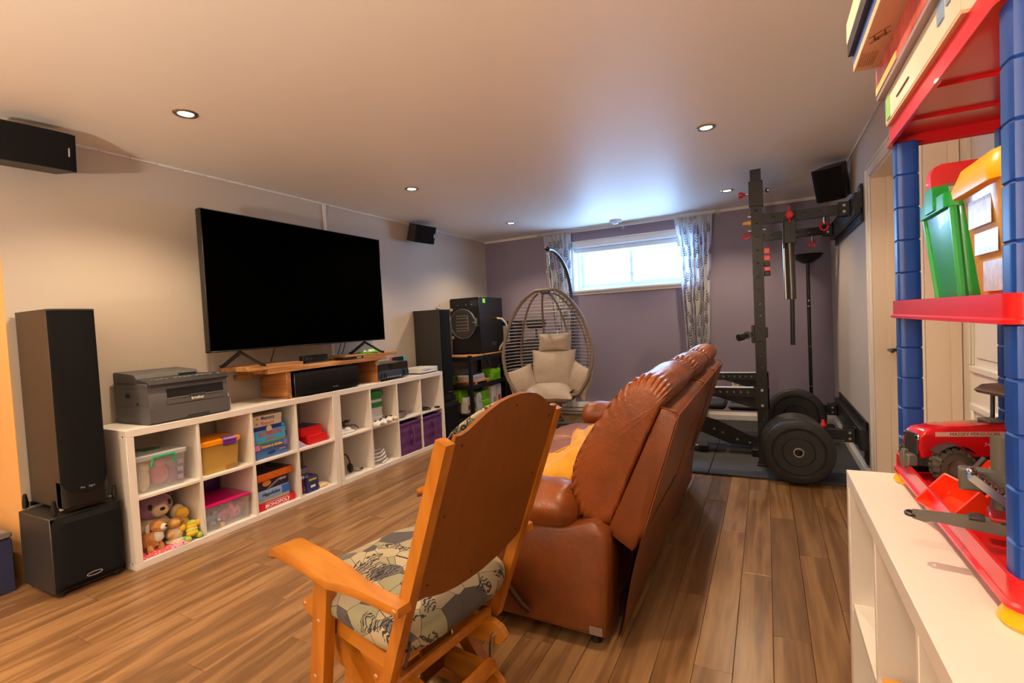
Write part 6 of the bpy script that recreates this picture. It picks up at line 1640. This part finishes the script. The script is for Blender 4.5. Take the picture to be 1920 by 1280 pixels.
obj('lid', b.add(vs, fs), m_tyel, yb, ang=50)
m_lab = M('label_photo', (186, 190, 198), .3, var=.25, vscale=60)
for (z0, z1, y0) in ((.135, .185, .01), (.085, .125, .0), (.018, .075, -.02)):
    zc = (z0+z1)/2; xx = -.075-.021*zc/.215-.0015
    obj('paper_label', B().box(xx-.001, xx, y0-.06, y0+.045, z0, z1, .0004), m_lab, yb)

# ---- puzzle boxes on the top tray
m_card = M('cardboard_tan', (206, 168, 138), .7, bump=.1, bscale=300)
def game_box(name, label, cat, loc, s, mside, mbot=None, rot=0, lid=.7, group=None, faces=(), art=None):
    """box with lid; s = (x, y, z) sizes; loc = bottom centre"""
    t = thing(name, label, cat, loc, rot, group); hx, hy, hz = s[0]/2, s[1]/2, s[2]
    obj('box_base', B().box(-hx+.001, hx-.001, -hy+.001, hy-.001, 0, hz*.96, .0006), mbot or mside, t)
    obj('box_lid', B().box(-hx, hx, -hy, hy, hz*(1-lid), hz, .0008), mside, t)
    return t
m_p1 = M('puzzle_white', (232, 226, 206), .25, var=.05, vscale=9)
p1 = game_box('puzzle_box', 'lowest puzzle box on the top toy shelf, cream with green corner', 'puzzle box', (.440, 1.340, ZT), (.30, .556, .076), m_p1, m_card, lid=.93)
obj('art_panel', B().box(-.1525, -.150, .222, .262, .01, .062), M('art_green', (150, 206, 120), .3), p1)
obj('art_panel', B().box(-.1525, -.150, -.20, -.165, .035, .070), M('art_blue', (140, 170, 206), .3), p1)
obj('art_panel', B().box(-.1525, -.150, -.235, -.215, .045, .070), M('art_blue', (140, 170, 206), .3), p1)
obj('slit', B().box(-.1525, -.150, .04, .15, .030, .0325), M('slit_dark', (90, 78, 62), .6), p1)
m_p2 = M('puzzle_red', (206, 96, 92), .25, var=.35, vscale=16)
p2 = game_box('puzzle_box', 'second puzzle box on the top toy shelf, red and cream pattern', 'puzzle box', (.432, 1.352, ZT+.0765), (.314, .58, .080), m_p2, M('puzzle_base_lilac', (150, 128, 134), .5), lid=.86)
obj('yellow_edge', B().box(-.1585, -.157, .06, .285, .012, .030), M('art_yellow', (214, 190, 110), .3), p2)
m_p3 = M('puzzle_blue', (78, 98, 168), .3)
p3 = game_box('puzzle_box', 'third puzzle box on the top toy shelf, blue with tan printed bottom', 'puzzle box', (.375, 1.335, ZT+.157), (.305, .57, .040), m_p3, m_card, lid=.55)
m_ink = M('ink_brown', (120, 66, 44), .6)
pa = B()      # printed biplane outline and text lines on the underside
for a, c in (((-.132, .115), (-.112, .165)), ((-.124, .118), (-.104, .168))): pass
def ink(b, a, c, w=.002): 
    a, c = Vector((*a, 0)), Vector((*c, 0)); d = (c-a).normalized(); q = Vector((-d.y, d.x, 0))*w/2
    b.add([a-q+Vector((0, 0, -.0008)), a+q+Vector((0, 0, -.0008)), c+q+Vector((0, 0, -.0008)), c-q+Vector((0, 0, -.0008))], [(0, 1, 2, 3)])
for a, c in (((-.146, .10), (-.112, .06)), ((-.140, .13), (-.106, .085)), ((-.137, .092), (-.130, .12)), ((-.120, .075), (-.113, .102)), ((-.136, .112), (-.118, .09)), ((-.130, .1), (-.124, .118))): ink(pa, a, c, .003)
for k in range(7): ink(pa, (-.146+.005*k, .255), (-.146+.005*k, .175), .0012)
po_ = obj('underside_print', pa, m_ink, p3, smooth=False); po_['kind'] = 'stuff'
p4 = game_box('puzzle_box', 'topmost puzzle box on the top toy shelf, cream with black base', 'puzzle box', (.352, 1.333, ZT+.1975), (.285, .56, .085), M('puzzle_cream', (226, 214, 184), .4), M('puzzle_base_black', (44, 40, 42), .5), lid=.62)

# ---- toy tractors on the bottom tray
m_tyre = M('toy_tyre', (66, 62, 54), .8)
m_mf = M('tractor_red', (196, 20, 30), .18, coat=.4); m_or = M('loader_orange_red', (244, 66, 30), .3, coat=.2)
m_tg = M('toy_grey', (92, 90, 84), .5); m_td = M('toy_dark', (44, 42, 46), .45)
def wheel(parent, x, y, r, w, lugs=18, side=1):
    b = B().lathe([(r*.45, -w/2), (r*.80, -w/2), (r*.92, -w*.38), (r*.93, w*.38), (r*.80, w/2), (r*.45, w/2)], 28, frame((x, y, r), (1, 0, 0), (0, 0, -1)))
    for k in range(lugs):
        a = 2*pi*k/lugs
        for s in (-1, 1):
            a2 = a+(pi/lugs if s > 0 else 0)
            m_ = tr(x, y, r) @ Matrix.Rotation(-a2, 4, 'Y') @ Matrix.Rotation(s*.5, 4, 'X')
            b.box(-.004, .004, s*w*.24-w*.24, s*w*.24+w*.24, r*.88, r*1.0, .001, m=m_)
    o = obj('wheel', b, m_tyre, parent)
    obj('wheel_hub', B().lathe([(0, -w*.3), (r*.30, -w*.35), (r*.44, -w*.48), (r*.46, -w*.40), (r*.46, w*.40), (r*.44, w*.48), (r*.30, w*.35), (0, w*.3)], 22, frame((x, y, r), (1, 0, 0), (0, 0, -1))), m_tg, o)
    return o
t1 = thing('toy_tractor', 'red toy tractor with dark cab on the bottom tray of the toy shelf', 'toy tractor', (.462, 1.572, ZB), radians(196))
for y in (-.062, .062): wheel(t1, .105, y, .044, .034)
for y in (-.062, .062): wheel(t1, -.075, y, .066, .042, 20)
hp = [(-.03, .058), (.150, .054), (.156, .075), (.154, .108), (.142, .122), (.09, .131), (-.03, .136)]
b = B(); n = len(hp)
for (y0, k0) in (): pass
rings = [(-.036, .80), (-.033, .95), (-.026, 1.0), (.026, 1.0), (.033, .95), (.036, .80)]
cz = .095; vs = [(x, y, cz+(z-cz)*k) for y, k in rings for x, z in hp]
fs = [(j*n+i, j*n+(i+1) % n, (j+1)*n+(i+1) % n, (j+1)*n+i) for j in range(5) for i in range(n)]
obj('bonnet', b.add(vs, [f[::-1] for f in fs]+[tuple(range(n)), tuple(range(6*n-1, 5*n-1, -1))]), m_mf, t1, ang=45)
obj('grille', B().box(.1545, .1585, -.026, .026, .060, .112, .001), m_td, t1)
for y in (-.024, .024): obj('headlamp', B().box(.152, .159, y-.007, y+.007, .098, .110, .002), m_steel, t1)
for s in (-1, 1):
    obj('side_stripe', B().box(-.022, .125, s*.0362, s*.0372, .108, .119), M('stripe_cream', (232, 200, 184), .3), t1)
text('MASSEY FERGUSON', .0100, M('letter_dark', (70, 30, 28), .5), t1, (.045, .0376, .1135), (pi/2, 0, pi), sx=1.15, ext=.0002)
text('7480', .0115, M('letter_pale', (240, 200, 190), .5), t1, (.012, .0368, .088), (pi/2, 0, pi), sx=1.15, ext=.0002)
obj('chassis', B().box(-.10, .135, -.022, .022, .035, .062, .004).box(.10, .155, -.018, .018, .030, .052, .003).cyl((.105, -.055, .044), (.105, .055, .044), .008, n=8).cyl((-.075, -.06, .066), (-.075, .06, .066), .010, n=8), m_td, t1)
obj('front_hitch', B().box(.152, .175, -.020, .020, .030, .060, .003).box(.165, .178, -.006, .006, .024, .070, .002), m_tg, t1)
for s in (-1, 1):
    f_ = B(); f_.grid(lambda u, v, s=s: (.105+.050*cos(radians(40+100*u)), s*(.045+.034*v), .044+.052*sin(radians(40+100*u))), 10, 2, flip=s > 0)
    obj('mudguard', f_, m_td, t1)
obj('bonnet_vent', B().box(-.028, .004, -.022, .022, .135, .142, .002), m_tg, t1)
cb = [(x, y) for x in (-.045, -.125) for y in (-.046, .046)]
for x, y in cb: obj('cab_pillar', B().tube([(x, y, .075), (x+(.0 if x > -.1 else 0), y*.94, .205)], .0045, 6), m_td, t1)
obj('cab_roof', B().prism([(-.145, .205), (-.02, .198), (-.012, .206), (-.03, .219), (-.14, .224), (-.15, .214)], -.056, .056, 'y'), M('roof_brown', (96, 66, 58), .35), t1)
obj('cab_body', B().box(-.13, -.035, -.044, .044, .06, .115, .006), m_td, t1)
obj('seat', B().box(-.115, -.075, -.02, .02, .115, .165, .008), M('seat_brown', (120, 86, 70), .6), t1)
obj('steering_wheel', B().tube([(-.05+.004*sin(k*pi/8), .016*cos(k*pi/8), .140+.014*sin(k*pi/8)) for k in range(16)], .002, 5, closed=True), m_td, t1)
obj('exhaust_stack', B().cyl((-.03, .052, .11), (-.03, .052, .165), .009, n=10).tube([(-.03, .052, .165), (-.03, .052, .205), (-.022, .052, .218)], .0065, 8), m_td, t1)
obj('mirror_arm', B().tube([(-.02, .05, .20), (-.004, .075, .20)], .003, 5).tube([(-.02, .05, .16), (-.004, .075, .16)], .003, 5), m_td, t1)
obj('mirror', B().box(-.008, .0, .066, .084, .15, .205, .003), m_td, t1)
t2 = thing('toy_loader', 'orange-red toy loader tractor with front bucket on the bottom toy tray', 'toy tractor', (.480, 1.335, ZB), radians(194))
for y in (-.055, .055): wheel(t2, .055, y, .033, .026, 16)
for y in (-.055, .055): wheel(t2, -.065, y, .05, .034, 18)
obj('bonnet', B().prism([(-.05, .055), (.075, .052), (.080, .070), (.074, .084), (.05, .092), (-.05, .098)], -.030, .030, 'y'), m_or, t2)
obj('grille', B().box(.0785, .083, -.022, .022, .055, .076, .001), m_td, t2)
for s in (-1, 1): obj('headlamp', B().box(.070, .083, s*.020-.008, s*.020+.008, .072, .082, .003), M('lamp_clear', (206, 190, 180), .1), t2)
obj('chassis', B().box(-.09, .075, -.018, .018, .028, .055, .004).cyl((.055, -.05, .033), (.055, .05, .033), .007, n=8).cyl((-.065, -.055, .05), (-.065, .055, .05), .009, n=8), m_td, t2)
for s in (-1, 1):
    obj('lift_arm', B().prism([(.02, .090), (.075, .094), (.125, .045), (.140, .018), (.128, .014), (.108, .038), (.068, .078), (.02, .078)], s*.045-.004, s*.045+.004, 'y'), m_or, t2)
    obj('hydraulic_ram', B().cyl((.072, s*.045, .098), (.118, s*.045, .040), .0055, n=10).cyl((.115, s*.045, .044), (.132, s*.045, .024), .003, n=8), m_td, t2)
obj('cross_tube', B().cyl((.10, -.045, .055), (.10, .045, .055), .005, n=8), m_or, t2)
bk = B(); bk.prism([(.130, .002), (.195, .0), (.196, .004), (.148, .007), (.136, .018), (.134, .045), (.142, .060), (.138, .062), (.128, .046)], -.056, .056, 'y')
for s in (-1, 1): bk.prism([(.130, .002), (.196, .002), (.140, .060), (.130, .046)], s*.056-.0025, s*.056+.0025, 'y')
obj('bucket', bk, m_or, t2)
obj('cab_base', B().box(-.11, -.045, -.036, .036, .05, .085, .005), m_or, t2)
for y in (-.034, .034): obj('cab_pillar', B().tube([(-.05, y, .085), (-.055, y, .15)], .004, 6), m_td, t2)
obj('cab_roof', B().box(-.115, -.040, -.042, .042, .150, .160, .004), m_or, t2)
t3 = thing('toy_trailer', 'grey toy implement with chain conveyor and long drawbar on the bottom toy tray', 'toy implement', (.462, 1.095, ZB), radians(168))
db = [(.235, .034), (.218, .030), (.205, .034), (.12, .028), (.075, .018), (.055, .0), (.02, .002), (-.05, .012), (-.05, .040), (.06, .048), (.13, .050), (.20, .046), (.235, .044)]
obj('drawbar', B().prism(db, -.012, .012, 'y'), m_tg, t3)
for x in (.14, .10, .06, .02): obj('rib', B().box(x-.003, x+.018, -.015, .015, .048, .053, .001), m_td, t3)
obj('hitch_eye', B().tube([(.236+.008*cos(k*pi/6), .008*sin(k*pi/6)*1.3, .039) for k in range(12)], .004, 6, closed=True), m_td, t3)
obj('frame', B().box(-.11, .13, -.062, .012, .048, .056, .003), M('implement_red', (170, 30, 40), .35), t3)
cv = B(); cv.prism([(.150, .128), (.158, .118), (.075, .044), (.066, .054)], -.030, .012, 'y')
obj('conveyor_arm', cv, m_steel, t3)
for k in range(11):
    f = k/10; x = .152+(.070-.152)*f; z = .130+(.056-.130)*f
    obj('chain_link', B().ell((x, -.009, z), (.008, .019, .006), 10, 6), m_steel, t3)
obj('upright_pipe', B().cyl((.112, -.050, .05), (.112, -.050, .185), .013, n=14), m_tg, t3)
obj('side_box', B().box(.10, .168, -.062, -.036, .085, .125, .003), m_tg, t3)
for y in (-.052, .052): wheel(t3, -.06, y, .026, .022, 14)

# ---- picture books in the near cell of the right shelf
bk_ = thing('picture_book', 'picture book with blue and yellow cover in the right foreground shelf', 'book', (.306, 1.178, KH/2+KI/2+.0225), radians(3))
obj('pages', B().box(-.095, .094, -.115, .115, .001, .011), m_whitep, bk_)
obj('cover', B().box(-.097, .097, -.118, .118, .011, .0135).box(-.097, .097, -.118, .118, -.0015, .001).box(.094, .0985, -.118, .118, -.0015, .0135), M('book_orange', (232, 160, 50), .4), bk_)
obj('cover_art', B().box(-.085, .085, -.10, .10, .0135, .0142), M('book_blue', (120, 170, 200), .35), bk_)
obj('cover_art', B().lathe([(0, .0148), (.06, .0148), (.061, .014), (0, .014)], 24), M('book_cream', (244, 222, 160), .4), bk_)
b2 = thing('flat_box', 'flat pale pink box under the picture book in the right foreground shelf', 'box', (.350, 1.150, KH/2+KI/2+.0005))
obj('box_body', taper(.13, .14, .13, .14, 0, .012, .01), M('crate_pink', (226, 176, 164), .5), b2); obj('box_lid', B().box(-.132, .132, -.142, .142, .012, .020, .003), M('crate_pink', (226, 176, 164), .5), b2)
